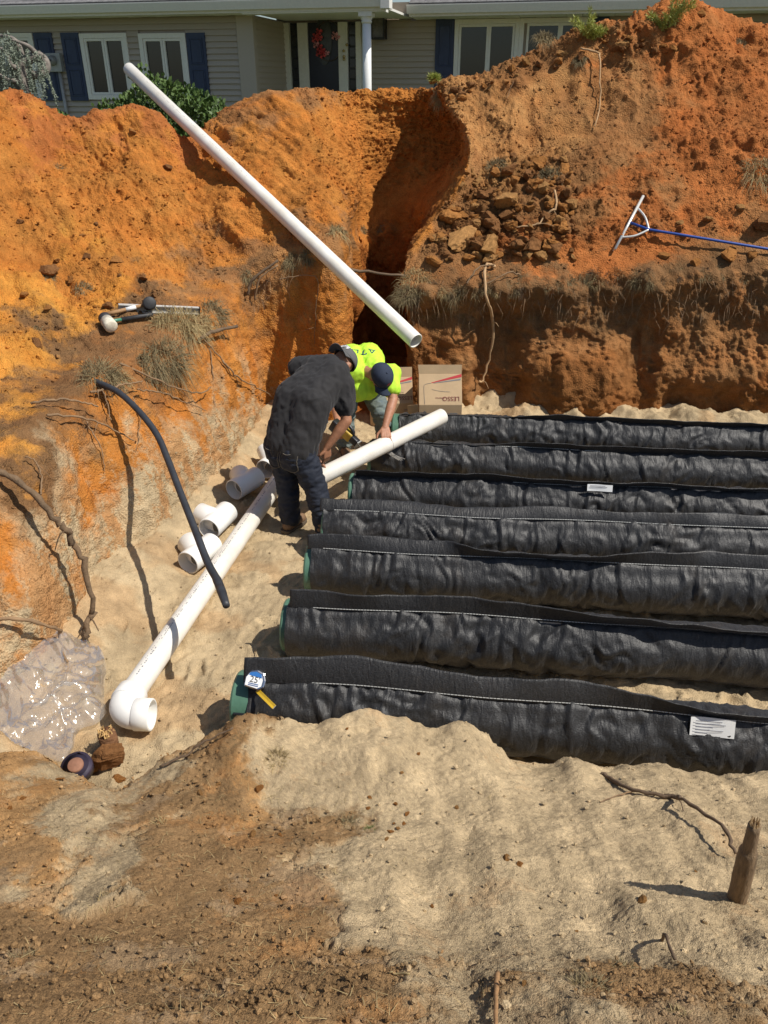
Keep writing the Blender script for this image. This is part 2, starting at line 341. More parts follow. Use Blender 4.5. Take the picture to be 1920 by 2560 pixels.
dr = ss(-.02, .10, fbm(np.stack([p[:, 0] * 3.4 + p[:, 1] * 3.4, p[:, 1], p[:, 2] * 1.5], 1), 4, 93, .65) + .10 * rng.normal(0, 1, len(p)) - .12)
lm = left * wall * bx(.5, 2.0, .4, v_) * (1 - ss(6.2, 7.2, u_)); dr = dr * lm; sandy = col[:, 2] > .10
col = np.where(sandy[:, None], col * (1 - .75 * dr[:, None]) + np.array((.40, .19, .065)) * .75 * dr[:, None], col * (1 - .6 * dr[:, None]) + np.array(PALE) * .6 * dr[:, None])
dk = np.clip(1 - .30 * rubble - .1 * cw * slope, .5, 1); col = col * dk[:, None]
hue = fbm(p * 3.1, 4, 95, .6); col[:, 1] *= 1 + .10 * hue; col[:, 2] *= 1 + .18 * hue
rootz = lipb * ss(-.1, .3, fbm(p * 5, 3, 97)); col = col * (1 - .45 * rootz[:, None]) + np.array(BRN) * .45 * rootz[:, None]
mat_bank = soil_mat('clay_soil', 80, .26, .8, .014)
bankV = V.astype(np.float32); bankN = norms(bankV, (NU, NV))
if bankN[(NU // 2) * NV + NV // 2][1] > 0: bankN = -bankN
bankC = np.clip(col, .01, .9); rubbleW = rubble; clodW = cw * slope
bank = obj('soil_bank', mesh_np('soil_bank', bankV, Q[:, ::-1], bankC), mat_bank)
tag(bank, 'orange clay pit wall with spoil heaps piled above it', 'soil bank', kind='structure'); bank_u, bank_v = u_, v_
# ---- pit floor
nx, ny = 620, 520
xs = np.linspace(-3.4, 5.2, nx); ys = np.linspace(1.6, 10.6, ny); gx, gy = np.meshgrid(xs, ys, indexing='ij')
p = np.stack([gx.ravel(), gy.ravel(), np.full(gx.size, 0.)], 1)
z = .05 * fbm(p * 1.0, 3, 101) + .022 * fbm(p * 5, 4, 103, .6) + .010 * fbm(p * 20, 3, 105, .65)
f1, c1 = worley(p * 3.4, 107); pw_ = p + .07 * np.stack([fbm(p * 5, 2, 115), fbm(p * 5 + 4, 2, 116), p[:, 2]], 1); f1, c1 = worley(pw_ * np.array([4.6, 3.2, 1]), 107); z -= .075 * np.clip(.40 - f1, 0, 1) * (c1 > .3); z += .030 * np.exp(-((f1 - .43) / .05) ** 2) * (c1 > .3) * ss(-.2, .3, fbm(p * 6, 2, 117))            # boot prints
f3, c3 = worley(p * 30, 108); z += .012 * np.clip(.5 - f3, 0, 1) * (c3 > .5) + rng.normal(0, .0012, len(z)); f5, c5 = worley(p * 11, 109); z += .022 * np.clip(.5 - f5, 0, 1) * (c5 > .7) * ss(-.1, .25, fbm(p * 1.8, 2, 110))
z += .30 * ss(-1.3, -2.3, -(-p[:, 0] - .18 * (p[:, 1] - 3.5))) * 0
lw = -2.17 + (p[:, 1] - 3.47) * .19                                 # line of the left wall base
z += .20 * (1 - ss(0, .65, p[:, 0] - lw)) ** 2
bw = 8.28 - .07 * (p[:, 0] - .3)
rd = ss(.2, .8, p[:, 0]); z += rd * .16 * ss(.75, .1, bw - p[:, 1]) * (1 + fbm(p * 2, 3, 111)) * ss(-.5, .2, 6 - p[:, 0])
z += .07 * np.exp(-((p[:, 1] - (3.75 - .13 * (p[:, 0] + .88))) / .16) ** 2) * ss(.3, 1.2, p[:, 0]) * (1.2 + fbm(p * 3, 3, 113))
V = p.copy(); V[:, 2] = FLOOR + z
col = np.array(SAND) * (1 + .10 * fbm(p * 1.5, 4, 121))[:, None]
ob = ss(.22, .5, fbm(p * 1.3, 4, 123, .6) + .35 * (1 - ss(0, .9, p[:, 0] - lw)) - .2 * ss(0, 2, p[:, 0])); col = col * (1 - .38 * ob[:, None]) + np.array((.42, .235, .10)) * .38 * ob[:, None]
dm = ss(.1, .4, fbm(p * 2.2 + 3, 4, 125)); col = col * (1 - .16 * dm[:, None])
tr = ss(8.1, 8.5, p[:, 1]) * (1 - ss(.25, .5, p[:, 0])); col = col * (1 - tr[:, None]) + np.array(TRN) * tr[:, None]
mat_sand = soil_mat('damp_sand', 140, .22, .7, .008)
idx = np.arange(nx * ny).reshape(nx, ny); Q = np.stack([idx[:-1, :-1], idx[1:, :-1], idx[1:, 1:], idx[:-1, 1:]], -1).reshape(-1, 4)
floorV = V.astype(np.float32); fq = Q
floorC = col
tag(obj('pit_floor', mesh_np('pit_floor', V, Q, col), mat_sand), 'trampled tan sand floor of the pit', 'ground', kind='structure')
def floor_z(x, y):
    i = int(np.clip((x + 3.4) / 8.6 * (nx - 1), 0, nx - 1)); j = int(np.clip((y - 1.6) / 9.0 * (ny - 1), 0, ny - 1)); return float(floorV[i * ny + j][2])
# ---- near bank, a slope of soil and sand running from the photographer's feet down to the first tube
edge = [(-700,2080,2.5),(-250,1960,2.75),(60,1880,2.9),(190,1945,2.78),(300,1985,2.66),(420,1908,2.75),(520,1862,2.78),(600,1806,2.80),(690,1796,2.83),(780,1814,2.85),(870,1799,2.88),(960,1802,2.88),
        (1040,1830,2.86),(1130,1834,2.86),(1200,1850,2.84),(1270,1893,2.76),(1400,1914,2.72),(1600,1921,2.68),(1750,1938,2.62),(1930,1934,2.60),(2350,1990,2.45),(2900,2050,2.3)]
st2 = []; cl2 = []
for k, (px, py, D) in enumerate(edge):
    e = P(px, py, D); left_ = px < 560
    rows = [e + np.array([0, .30, 0]), e + np.array([0, .16, -.30]), e + np.array([0, .05, -.08]), e]; rows[0][2] = FLOOR - .15
    for (yy, dd) in ((2005, 2.36), (2120, 2.02), (2260, 1.66), (2400, 1.32), (2560, .96)):
        f_ = (yy - py) / (2560 - py); rows.append(P(px, yy if yy > py + 40 else py + 40, dd))
    xe = (px - 960) / 1000.0
    rows += [np.array([xe * 1.05, .45, .06]), np.array([xe * 1.3, -.6, .05]), np.array([xe * 3.5, -3.2, .0])]
    st2.append(rows)
    g_, o_, s_, ds = GSOIL, OSOIL, SAND, DSAND
    if px < 150: c_ = [g_, g_, o_, o_, o_, o_, g_, g_, g_]
    elif px < 420: c_ = [g_, g_, g_, o_, ds, ds, g_, g_, g_]
    elif px < 560: c_ = [g_, g_, BRN, g_, g_, g_, g_, g_, g_]
    elif px < 650: c_ = [s_, BRN, BRN, g_, OSOIL, g_, g_, g_, g_]
    elif px < 800: c_ = [s_, s_, s_, s_, ds, g_, g_, g_, g_]
    elif px < 1000: c_ = [s_, s_, s_, s_, s_, s_, ds, GSOIL, GSOIL]
    elif px < 1250: c_ = [s_, s_, s_, s_, s_, s_, ds, ds, GSOIL]
    elif px < 1500: c_ = [s_, s_, s_, s_, s_, s_, s_, ds, GSOIL]
    else: c_ = [s_, s_, s_, ds, s_, ds, s_, ds, GSOIL]
    cl2.append(c_ + [GSOIL] * (len(rows) - 9))
for r in st2:                                   # keep rows in order of distance
    for k in range(4, 9):
        if r[k][1] > r[k - 1][1] - .05: r[k][1] = r[k - 1][1] - .05
NU2, NV2 = 760, 470
g, nm, uu, vv, col, Q = loft(st2, cl2, NU2, NV2, [.4, .6, 1.3, 1.2, 1.2, 1.2, 1.2, 1.2, .5, .2, .1], .9, .55, 203)
p = g.reshape(-1, 3); n0 = nm.reshape(-1, 3); u_, v_ = uu.ravel(), vv.ravel()
if n0[(NU2 // 2) * NV2 + NV2 // 2][2] < 0: n0 = -n0
lum = col[:, 2] / .185; soil = 1 - ss(.45, .85, lum)
f1, c1 = worley(p * 12, 204); f2, c2 = worley(p * 30, 205); f3, c3 = worley(p * 65, 206)
down = np.stack([p[:, 0] * 3.2, p[:, 1] * .7, p[:, 2] * .7], 1)
d = .035 * fbm(p * 1.7, 3, 207) + .010 * fbm(p * 8, 4, 209, .6) + (1 - soil) * .045 * fbm(down * 1.1, 3, 211)
lump = ss(-.05, .35, fbm(p * 2.0, 3, 213))
d += (.25 + .75 * soil) * (lump * (.030 * lob(f1) * (c1 > .55) + .020 * lob(f2) * (c2 > .3)) + .006 * lob(f3))
d += .035 * np.exp(-((v_ - 3.0) / .5) ** 2) * fbm(p * 5, 3, 217)
d += rng.normal(0, .0016, len(d)) + .004 * fbm(p * 55, 2, 231)
V = p + n0 * d[:, None]; nearV = V.astype(np.float32); nearN = norms(nearV, (NU2, NV2))
if nearN[(NU2 // 2) * NV2 + NV2 // 2][2] < 0: nearN = -nearN
hue = fbm(p * 4.2, 4, 221, .6); col = col * (1 + .16 * hue + rng.normal(0, .09, len(p)))[:, None]
gj = rng.normal(0, .07, len(p)) + .3 * fbm(p * 34, 2, 229); spl = ss(.34, .46, fbm(p * 2.4 + 5, 4, 223, .55) + gj) * (.5 + .5 * soil); col = col * (1 - .32 * spl[:, None]) + np.array((.40, .18, .055)) * .32 * spl[:, None]
salt = ss(.36, .5, fbm(p * 3.1 + 9, 4, 225, .6) + gj) * soil; col = col * (1 - .22 * salt[:, None]) + np.array((.43, .34, .23)) * .22 * salt[:, None]
nearC = np.clip(col, .01, .9); nearS = soil; nearLump = lump
mat_near = soil_mat('near_soil', 260, .30, .8, .004)
tag(obj('near_slope', mesh_np('near_slope', V, Q, np.clip(col, .01, .9)), mat_near), 'slope of brown soil and tan sand in front of the tubes', 'ground', kind='structure'); nq = Q
# ---- lawn around everything
m = MB(); z = -.12
for (x0, x1, y0, y1) in ((-90, 90, 11.9, 160), (-90, -8.4, -40, 11.9), (8.6, 90, -40, 11.9), (-8.4, 8.6, -40, -2.9)):
    m.add([(x0, y0, z), (x1, y0, z), (x1, y1, z), (x0, y1, z)], [(0, 1, 2, 3)])
mat_lawn = mat('lawn', (.075, .095, .03), .95, .4, 3, .6, 90)
tag(obj('ground', m.mesh('ground'), mat_lawn), 'lawn around the pit', 'ground', kind='structure')
# ---- picking points on the terrain along a line of sight
def tri(Q): return np.concatenate([Q[:, [0, 1, 2]], Q[:, [0, 2, 3]]])
bq = np.stack([np.arange(NU * NV).reshape(NU, NV)[:-1, :-1], np.arange(NU * NV).reshape(NU, NV)[1:, :-1], np.arange(NU * NV).reshape(NU, NV)[1:, 1:], np.arange(NU * NV).reshape(NU, NV)[:-1, 1:]], -1)[::2, ::2]
def sub(V, n1, n2, k):
    ii = np.arange(n1 * n2).reshape(n1, n2)[::k, ::k]; a, b = ii.shape; VV = V[ii.ravel()]; j = np.arange(a * b).reshape(a, b)
    return VV, np.stack([j[:-1, :-1], j[1:, :-1], j[1:, 1:], j[:-1, 1:]], -1).reshape(-1, 4)
trees_ = []
for VV, QQ in (sub(bankV, NU, NV, 2), sub(floorV, nx, ny, 2), sub(nearV, NU2, NV2, 2)):
    trees_.append(BVHTree.FromPolygons(VV.tolist(), QQ.tolist()))
def hit(px, py, which=None):
    """the terrain point seen at a pixel of the photograph, and its normal towards the viewer"""
    o = Vector((0, 0, EYE)); d = Vector(ray(px, py)).normalized(); best = None
    for k, t in enumerate(trees_):
        if which is not None and k not in which: continue
        l, n, i, dist = t.ray_cast(o, d)
        if l is not None and (best is None or dist < best[2]):
            if n.dot(d) > 0: n = -n
            best = (np.array(l), np.array(n), dist)
    if best is None: return P(px, py, 9.0), np.array([0, -.5, .8])
    return best[0], best[1]
def drop(x, y, z=6.0, which=None):
    best = None
    for k, t in enumerate(trees_):
        if which is not None and k not in which: continue
        l, n, i, dist = t.ray_cast(Vector((x, y, z)), Vector((0, 0, -1)))
        if l is not None and (best is None or l.z > best[0][2]): best = (np.array(l), np.array(n) * (1 if n.z > 0 else -1))
    return best if best else (np.array([x, y, FLOOR]), np.array([0, 0, 1.]))
# ------------------------------------------------------------------ house
HA = math.radians(-13.0)
HO = P(617, 224, 17.5); HB = np.array([HO[0], HO[1], -.12])
ex = np.array([math.cos(HA), math.sin(HA), 0]); ey = np.array([-math.sin(HA), math.cos(HA), 0])
def H(px, py, yl):
    """pixel -> (x, z) on the house plane y = yl (house coordinates)"""
    o = np.array([0, 0, EYE]) - HB; d = ray(px, py); t = (yl - o @ ey) / (d @ ey); q = o + d * t; return q @ ex, q[2]
house = thing('house', 'tan sided single-storey house with navy shutters behind the spoil heaps', 'house', HB, (0, 0, HA))
m_sid = mat('vinyl_siding', (.43, .37, .30), .6, .06, 30, .1, 200, stretch=(1, 1, 9))
m_trim = mat('white_trim', (.76, .74, .68), .5, .05, 20)
m_navy = mat('navy_shutter', (.022, .036, .085), .45, .2, 20, stretch=(1, 1, .3))
m_glass = bpy.data.materials.new('window_glass'); m_glass.use_nodes = True
_b = m_glass.node_tree.nodes['Principled BSDF']; _b.inputs['Base Color'].default_value = (.012, .013, .014, 1); _b.inputs['Roughness'].default_value = .06; _b.inputs['Specular IOR Level'].default_value = .7
m_shing = mat('asphalt_shingle', (.17, .165, .165), .9, .35, 9, .5, 120)
m_curt = mat('curtain', (.10, .10, .11), .9, .3, 8, stretch=(8, 1, .2))
m_block = bpy.data.materials.new('glass_block'); m_block.use_nodes = True
_b = m_block.node_tree.nodes['Principled BSDF']; _b.inputs['Base Color'].default_value = (.03, .032, .035, 1); _b.inputs['Roughness'].default_value = .18
m_door = mat('dark_door', (.012, .014, .026), .3, .2, 10)
m_black = mat('black_metal', (.015, .015, .018), .4, .2, 20)
m_brass = mat('brass', (.55, .42, .2), .3, .1, 20, metal=1)
m_grey = mat('grey_metal', (.36, .36, .34), .5, .1, 14, metal=.3)
YD = 1.94
def hbox(name, x0, x1, y0, y1, z0, z1, m, parent=None, bevel=0.0, label=None):
    b = MB().box((x0, y0, z0), (x1, y1, z1)); return obj(name, b.mesh(name, False, bevel), m, parent or house, label)
xl = H(-900, 160, 0)[0]; ztop = H(400, 41, 0)[1]; xr = H(2500, 100, YD)[0]; ztopR = H(1150, 46, YD)[1]
hbox('wall', xl, 0, .03, .25, 0, ztop, m_sid); hbox('wall', -.02, .2, .1, YD + .3, 0, ztop, m_sid); hbox('wall', -.01, xr, YD + .03, YD + .3, 0, ztopR + .3, m_sid)
# clapboards: every course a tilted board of its own
wins_l = []
for (a, b_) in ((-60, 97), (212, 328), (357, 473)):
    x0 = H(a, 165, 0)[0]; x1 = H(b_, 165, 0)[0]; z1 = H((a + b_) / 2, 83, 0)[1]; z0 = H((a + b_) / 2, 249, 0)[1]; wins_l.append((x0, x1, z0, z1))
wr0 = H(1136, 120, YD)[0]; wr1 = H(1476, 60, YD)[0]; wrt = H(1300, 46, YD)[1]; wrb = wrt - 1.75
def board(x0, x1, z, e, yl, flip=False):
    V = [(x0, yl - .040, z), (x1, yl - .040, z), (x1, yl - .004, z + e), (x0, yl - .004, z + e), (x0, yl + .028, z), (x1, yl + .028, z), (x1, yl + .028, z + e), (x0, yl + .028, z + e)]
    if flip: V = [(yl_ if False else (0.18 + (yl - y)), x, zz) for (x, y, zz) in V for yl_ in (0,)]
    return MB().add(V, [(0, 1, 2, 3), (7, 6, 5, 4), (0, 4, 5, 1), (3, 2, 6, 7), (0, 3, 7, 4), (1, 5, 6, 2)])
EXP = .102
def spans(x0, x1, z, holes):
    cur = [(x0, x1)]
    for (a, b_, z0, z1) in holes:
        if z + EXP > z0 and z < z1:
            nxt = []
            for (s, t) in cur:
                if b_ <= s or a >= t: nxt.append((s, t)); continue
                if a > s: nxt.append((s, a))
                if b_ < t: nxt.append((b_, t))
            cur = nxt
    return [c for c in cur if c[1] - c[0] > .03]
z = .55
while z < ztop - .02:
    e = min(EXP, ztop - z)
    for (s, t) in spans(xl, -.10, z, wins_l): obj('siding_board', board(s, t, z, e, 0).mesh('siding_board'), m_sid, house)
    obj('siding_board', board(.05, YD - .02, z, e, 0, True).mesh('siding_board'), m_sid, house)
    z += EXP
xd = H(929, 100, YD)[0]; z = .55
while z < ztopR - .02:
    e = min(EXP, ztopR - z)
    for (s, t) in spans(xd, xr, z, [(wr0, wr1, wrb, wrt)]): obj('siding_board', board(s, t, z, e, YD).mesh('siding_board'), m_sid, house)
    z += EXP
hbox('corner_post', -.10, .235, -.055, .10, .3, ztop, m_sid, bevel=.006)
def window(x0, x1, z0, z1, yl, cols, curtain=False):
    fw = .085; w_ = obj('window', None_frame(x0, x1, z0, z1, yl - .05, yl + .04, fw).mesh('window', False, .004), m_trim, house)
    n = len(cols); 
    for (a, b_) in cols:
        sw = .045; fr = obj('sash', None_frame(a, b_, z0 + fw + .003, z1 - fw - .003, yl - .035, yl + .03, sw).mesh('sash', False, .003), m_trim, w_)
        obj('pane', MB().box((a + sw - .004, yl + .005, z0 + fw + sw), (b_ - sw + .004, yl + .015, z1 - fw - sw)).mesh('pane'), m_glass, w_)
    return w_
def None_frame(x0, x1, z0, z1, y0, y1, fw):
    """mitred rectangular frame"""
    O = [(x0, z0), (x1, z0), (x1, z1), (x0, z1)]; I = [(x0 + fw, z0 + fw), (x1 - fw, z0 + fw), (x1 - fw, z1 - fw), (x0 + fw, z1 - fw)]
    V = [(x, y0, z) for x, z in O] + [(x, y0, z) for x, z in I] + [(x, y1, z) for x, z in O] + [(x, y1, z) for x, z in I]; Fc = []
    for k in range(4):
        j = (k + 1) % 4; Fc += [(k, j, 4 + j, 4 + k), (8 + j, 8 + k, 12 + k, 12 + j), (j, k, 8 + k, 8 + j), (4 + k, 4 + j, 12 + j, 12 + k)]
    return MB().add(V, Fc)
for (x0, x1, z0, z1) in wins_l:
    xm = (x0 + x1) / 2; window(x0, x1, z0, z1, 0, [(x0 + .088, xm - .004), (xm + .004, x1 - .088)])
c0 = H(1290, 100, YD)[0]; c1 = H(1316, 100, YD)[0]
a0 = H(1218, 120, YD)[0]; a1 = H(1398, 80, YD)[0]
window(wr0, c0 + .06, wrb, wrt, YD, [(wr0 + .088, a0 + .02), (a0 + .022, c0 - .03)]); window(c0 + .062, wr1, wrb, wrt, YD, [(c1 + .0, a1 + .02), (a1 + .022, wr1 - .088)])
for k in range(9):   # folds of the curtain behind the panes: real cloth strips
    xx = a0 + .08 + k * .07
    hbox('curtain', xx, xx + .05, YD + .031, YD + .05 + .012 * (k % 2), wrb + .2, wrt - .15, m_curt)
def shutter(x0, x1, z0, z1, yl):
    s = hbox('shutter', x0, x1, yl - .055, yl - .018, z0, z1, m_navy, bevel=.004); h = z1 - z0; fw = .06
    for (a, b_) in ((z0 + .09, z0 + h * .47), (z0 + h * .54, z1 - .09)):
        obj('panel', None_frame(x0 + fw, x1 - fw, a, b_, yl - .068, yl - .05, .018).mesh('panel', False, .003), m_navy, s)
        obj('panel', MB().box((x0 + fw + .03, yl - .064, a + .03), (x1 - fw - .03, yl - .05, b_ - .03)).mesh('panel', False, .005), m_navy, s)
for (a, b_) in ((100, 145), (167, 211), (475, 521)):
    shutter(H(a, 165, 0)[0], H(b_, 165, 0)[0], H(a + 20, 252, 0)[1], H(a + 20, 82, 0)[1], 0)
shutter(H(1089, 120, YD)[0], H(1135, 120, YD)[0], wrb - .05, H(1110, 48, YD)[1], YD); shutter(H(1477, 60, YD)[0], H(1522, 60, YD)[0], wrb - .05, H(1500, 42, YD)[1], YD)
# eaves, gutters, roofs
def eave(x0, x1, yl, zs, over, slope, rise):
    sf = MB()
    hbox('fascia', x0, x1, yl - over - .02, yl - over + .005, zs - .01, zs + .17, m_trim)
    n = int((x1 - x0) / .3)
    for k in range(n):   # soffit panels
        a = x0 + k * .3; hbox('soffit_panel', a + .004, a + .296, yl - over + .006, yl + .02, zs - .012 + .004 * (k % 2), zs + .01, m_trim)
    gz = zs + .17; gy = yl - over - .02
    V = []; prof_ = [(0, 0), (0, -.12), (-.03, -.135), (-.08, -.135), (-.11, -.05), (-.125, -.005), (-.125, .012), (-.105, .012), (-.105, -.005), (-.09, -.05), (-.07, -.12), (-.012, -.12), (-.012, 0)]
    for x in (x0 - .03, x1 + .03): V += [(x, gy + a, gz + b_) for a, b_ in prof_]
    k = len(prof_); Fc = [(i, (i + 1) % k, k + (i + 1) % k, k + i) for i in range(k)] + [tuple(range(k))[::-1], tuple(range(k, 2 * k))]
    obj('gutter', MB().add(V, Fc).mesh('gutter'), m_trim, house)
    y0 = gy - .03; z0 = gz + .03
    rf = obj('roof', MB().add([(x0, y0, z0 - .02), (x1, y0, z0 - .02), (x1, y0 + rise, z0 + rise * slope - .02), (x0, y0 + rise, z0 + rise * slope - .02), (x0, y0, z0 - .05), (x1, y0, z0 - .05), (x1, y0 + rise, z0 + rise * slope - .2), (x0, y0 + rise, z0 + rise * slope - .2)],
              [(0, 1, 2, 3), (7, 6, 5, 4), (0, 4, 5, 1), (1, 5, 6, 2), (2, 6, 7, 3), (3, 7, 4, 0)]).mesh('roof'), m_shing, house)
    ex_ = .14; pitch = math.hypot(1, slope)
    for row in range(3):
        x = x0 + (.15 if row % 2 else 0)
        while x < x1 - .3:
            wd = .3; yy = y0 - .015 + row * ex_ / pitch; zz = z0 + (row * ex_ / pitch) * slope
            b_ = MB().add([(x + .004, yy, zz + .014), (x + wd - .004, yy, zz + .014), (x + wd - .004, yy + .2, zz + .2 * slope + .004), (x + .004, yy + .2, zz + .2 * slope + .004), (x + .004, yy, zz), (x + wd - .004, yy, zz), (x + wd - .004, yy + .2, zz + .2 * slope - .006), (x + .004, yy + .2, zz + .2 * slope - .006)],
                          [(0, 1, 2, 3), (7, 6, 5, 4), (0, 4, 5, 1), (1, 5, 6, 2), (2, 6, 7, 3), (3, 7, 4, 0)])
            if -8 < x < 11: obj('shingle', b_.mesh('shingle'), m_shing, rf)
            x += wd
xg = H(962, 15, -.5)[0]
eave(xl, xg, 0, ztop, .5, .45, 5.0); eave(xg + .1, xr, YD, ztopR, .75, .45, 3.0)
hbox('gutter_end', xg - .05, xg + .12, -.66, -.42, ztop + .0, ztop + .30, m_trim, bevel=.01)
hbox('porch_beam', .21, xg, -.50, -.22, ztop - .03, ztop + .2, m_trim); hbox('porch_ceiling', .21, xg, -.2, YD, ztop + .02, ztop + .06, m_trim)
# door wall
dz0 = .35; dzt = ztop - .02
def strip(name, a, b_, y0, y1, m, bevel=.006): return hbox(name, H(a, 110, YD)[0], H(b_, 110, YD)[0], YD + y0, YD + y1, dz0, dzt, m, bevel=bevel)
strip('pilaster', 703, 728, -.14, .02, m_trim); strip('door_jamb', 748, 773, -.10, .02, m_trim); strip('door_jamb', 849, 872, -.12, .02, m_trim); strip('door_jamb', 893, 906, -.14, .02, m_trim)
for (a, b_) in ((728.5, 747.5), (872.5, 892.5)):
    x0, x1 = H(a, 110, YD)[0], H(b_, 110, YD)[0]; sd = hbox('sidelight', x0, x1, YD - .02, YD + .02, dz0, dzt, m_door)
    zz = dz0 + .02
    while zz < dzt - .2: obj('glass_block', MB().box((x0 + .012, YD - .05, zz), (x1 - .012, YD - .015, zz + .185)).mesh('glass_block', False, .012), m_block, sd); zz += .2
dx0, dx1 = H(773.5, 110, YD)[0], H(848.5, 110, YD)[0]
door = hbox('door', dx0, dx1, YD - .06, YD + .01, dz0, dzt, m_door)
cx, cz = H(813, 98, YD)[0], H(813, 98, YD)[1]; rx, rz = (dx1 - dx0) * .24, .46
def disc(cx, cz, rx, rz, y0, y1, n=40, ring=0.0):
    b = MB(); a = [2 * math.pi * k / n for k in range(n)]
    if ring:
        V = [(cx + rx * s * math.cos(t), y, cz + rz * s * math.sin(t)) for (s, y) in ((1, y0), (1, y1), (1 - ring, y1), (1 - ring, y0)) for t in a]
        return b.add(V, [(i * n + k, i * n + (k + 1) % n, ((i + 1) % 4) * n + (k + 1) % n, ((i + 1) % 4) * n + k) for i in range(4) for k in range(n)])
    V = [(cx + rx * math.cos(t), y, cz + rz * math.sin(t)) for y in (y0, y1) for t in a]
    return b.add(V, [tuple(range(n)), tuple(range(2 * n - 1, n - 1, -1))] + [(k, n + k, n + (k + 1) % n, (k + 1) % n) for k in range(n)])
m_frost = mat('frosted_glass', (.05, .052, .045), .25, .4, 6)
obj('oval_glass', disc(cx, cz, rx, rz, YD - .072, YD - .058).mesh('oval_glass'), m_frost, door); obj('oval_trim', disc(cx, cz, rx * 1.06, rz * 1.03, YD - .085, YD - .06, ring=.07).mesh('oval_trim'), m_frost, door)
for (hx, hz) in ((867, 112), (859, 127), (860, 141), (860, 148)):
    x_, z_ = H(hx, hz, YD - .16); obj('handle', MB().tube([(x_, YD - .12, z_), (x_, YD - .17, z_), (x_, YD - .18, z_)], [.02, .028, .016], 12).mesh('handle', True), m_brass, door)
# column
yc_ = -.38; xc0 = H(906, 110, yc_)[0]; xc1 = H(928, 110, yc_)[0]; xc = (xc0 + xc1) / 2; r = (xc1 - xc0) / 2
colm = obj('column', MB().tube([(xc, yc_, t) for t in (0, .8, 1.6, ztop - .12)], [r * 1.06, r * 1.04, r, r * .96], 28).mesh('column', True), mat('white_column', (.78, .78, .76), .45, .03, 20), house)
obj('capital', MB().tube([(xc, yc_, ztop - .20), (xc, yc_, ztop - .17), (xc, yc_, ztop - .155), (xc, yc_, ztop - .11), (xc, yc_, ztop - .10)], [r * 1.05, r * 1.18, r * 1.05, r * 1.35, r * 1.4], 28).mesh('capital', True), m_trim, colm)
obj('capital', MB().box((xc - r * 1.5, yc_ - r * 1.5, ztop - .10), (xc + r * 1.5, yc_ + r * 1.5, ztop - .03)).mesh('capital', False, .006), m_trim, colm)
def hw(x, y, z): return HB + ex * x + ey * y + np.array([0, 0, z])
# wreath on the door
wx, wz = H(799, 103, YD - .1); wr = thing('door_wreath', 'crescent of pink and coral flowers hung on the dark door', 'wreath', hw(wx, YD - .1, wz), (0, 0, HA))
m_pk = [mat('coral_petal', (.62, .08, .09), .6, .25, 30), mat('pink_petal', (.72, .33, .36), .6, .2, 30)]
obj('twig_hoop', MB().tube([(.20 + .30 * math.cos(t), 0, .36 * math.sin(t)) for t in np.linspace(0, 6.28, 40)], .008, 6).mesh('twig_hoop', True), mat('twig', (.10, .07, .05), .9), wr)
for k, (fx, fz, fr, ci) in enumerate([(-.01, .16, .085, 0), (-.09, .06, .10, 0), (.0, .05, .08, 0), (-.08, -.06, .075, 1), (-.0, -.1, .07, 0), (-.02, -.20, .09, 0), (.07, -.24, .09, 0), (.06, -.17, .07, 0), (.16, -.22, .06, 1), (.33, .10, .085, 1), (.40, .06, .06, 1)]):
    b = MB()
    for j in range(9):
        a = j * 2.4; rr = fr * (.25 + .75 * j / 9); c_, s_ = math.cos(a), math.sin(a)
        b.add([(fx + c_ * rr * .2, -.05 - .02 * (1 - j / 9), fz + s_ * rr * .2), (fx + c_ * rr - s_ * rr * .45, -.05, fz + s_ * rr + c_ * rr * .45), (fx + c_ * rr * 1.15, -.015, fz + s_ * rr * 1.15), (fx + c_ * rr + s_ * rr * .45, -.05, fz + s_ * rr - c_ * rr * .45)], [(0, 1, 2, 3)])
    obj('flower', b.mesh('flower'), m_pk[ci], wr)
# wall lantern
lx, lz = H(947, 60, YD - .2); lan = thing('wall_lantern', 'black box lantern on the siding beside the white column', 'lantern', hw(lx, YD - .02, lz), (0, 0, HA))
s_ = .125
obj('back_plate', MB().box((-.06, -.02, -.1), (.06, .0, .34)).mesh('back_plate', False, .005), m_black, lan)
obj('bracket', MB().tube([(0, -.01, .30), (0, -.10, .36), (0, -.17, .32), (0, -.17, .26)], .014, 8).mesh('bracket', True), m_black, lan)
obj('lantern_roof', MB().add([(-s_ * 1.25, -.30, .14), (s_ * 1.25, -.30, .14), (s_ * 1.25, -.04, .14), (-s_ * 1.25, -.04, .14), (-.03, -.20, .27), (.03, -.20, .27), (.03, -.14, .27), (-.03, -.14, .27)], [(3, 2, 1, 0), (4, 5, 6, 7), (0, 1, 5, 4), (1, 2, 6, 5), (2, 3, 7, 6), (3, 0, 4, 7)]).mesh('lantern_roof', False, .004), m_black, lan)
for sx in (-1, 1):
    for yy in (-.285, -.055): obj('lantern_post', MB().box((sx * s_ - .014, yy - .014, -.24), (sx * s_ + .014, yy + .014, .14)).mesh('lantern_post', False, .003), m_black, lan)
obj('lantern_base', MB().box((-s_ - .02, -.305, -.27), (s_ + .02, -.035, -.235)).mesh('lantern_base', False, .005), m_black, lan)
obj('lantern_glass', MB().box((-s_ + .02, -.28, -.235), (s_ - .02, -.06, .14)).mesh('lantern_glass'), mat('seeded_glass', (.11, .095, .075), .2, .3, 20), lan)
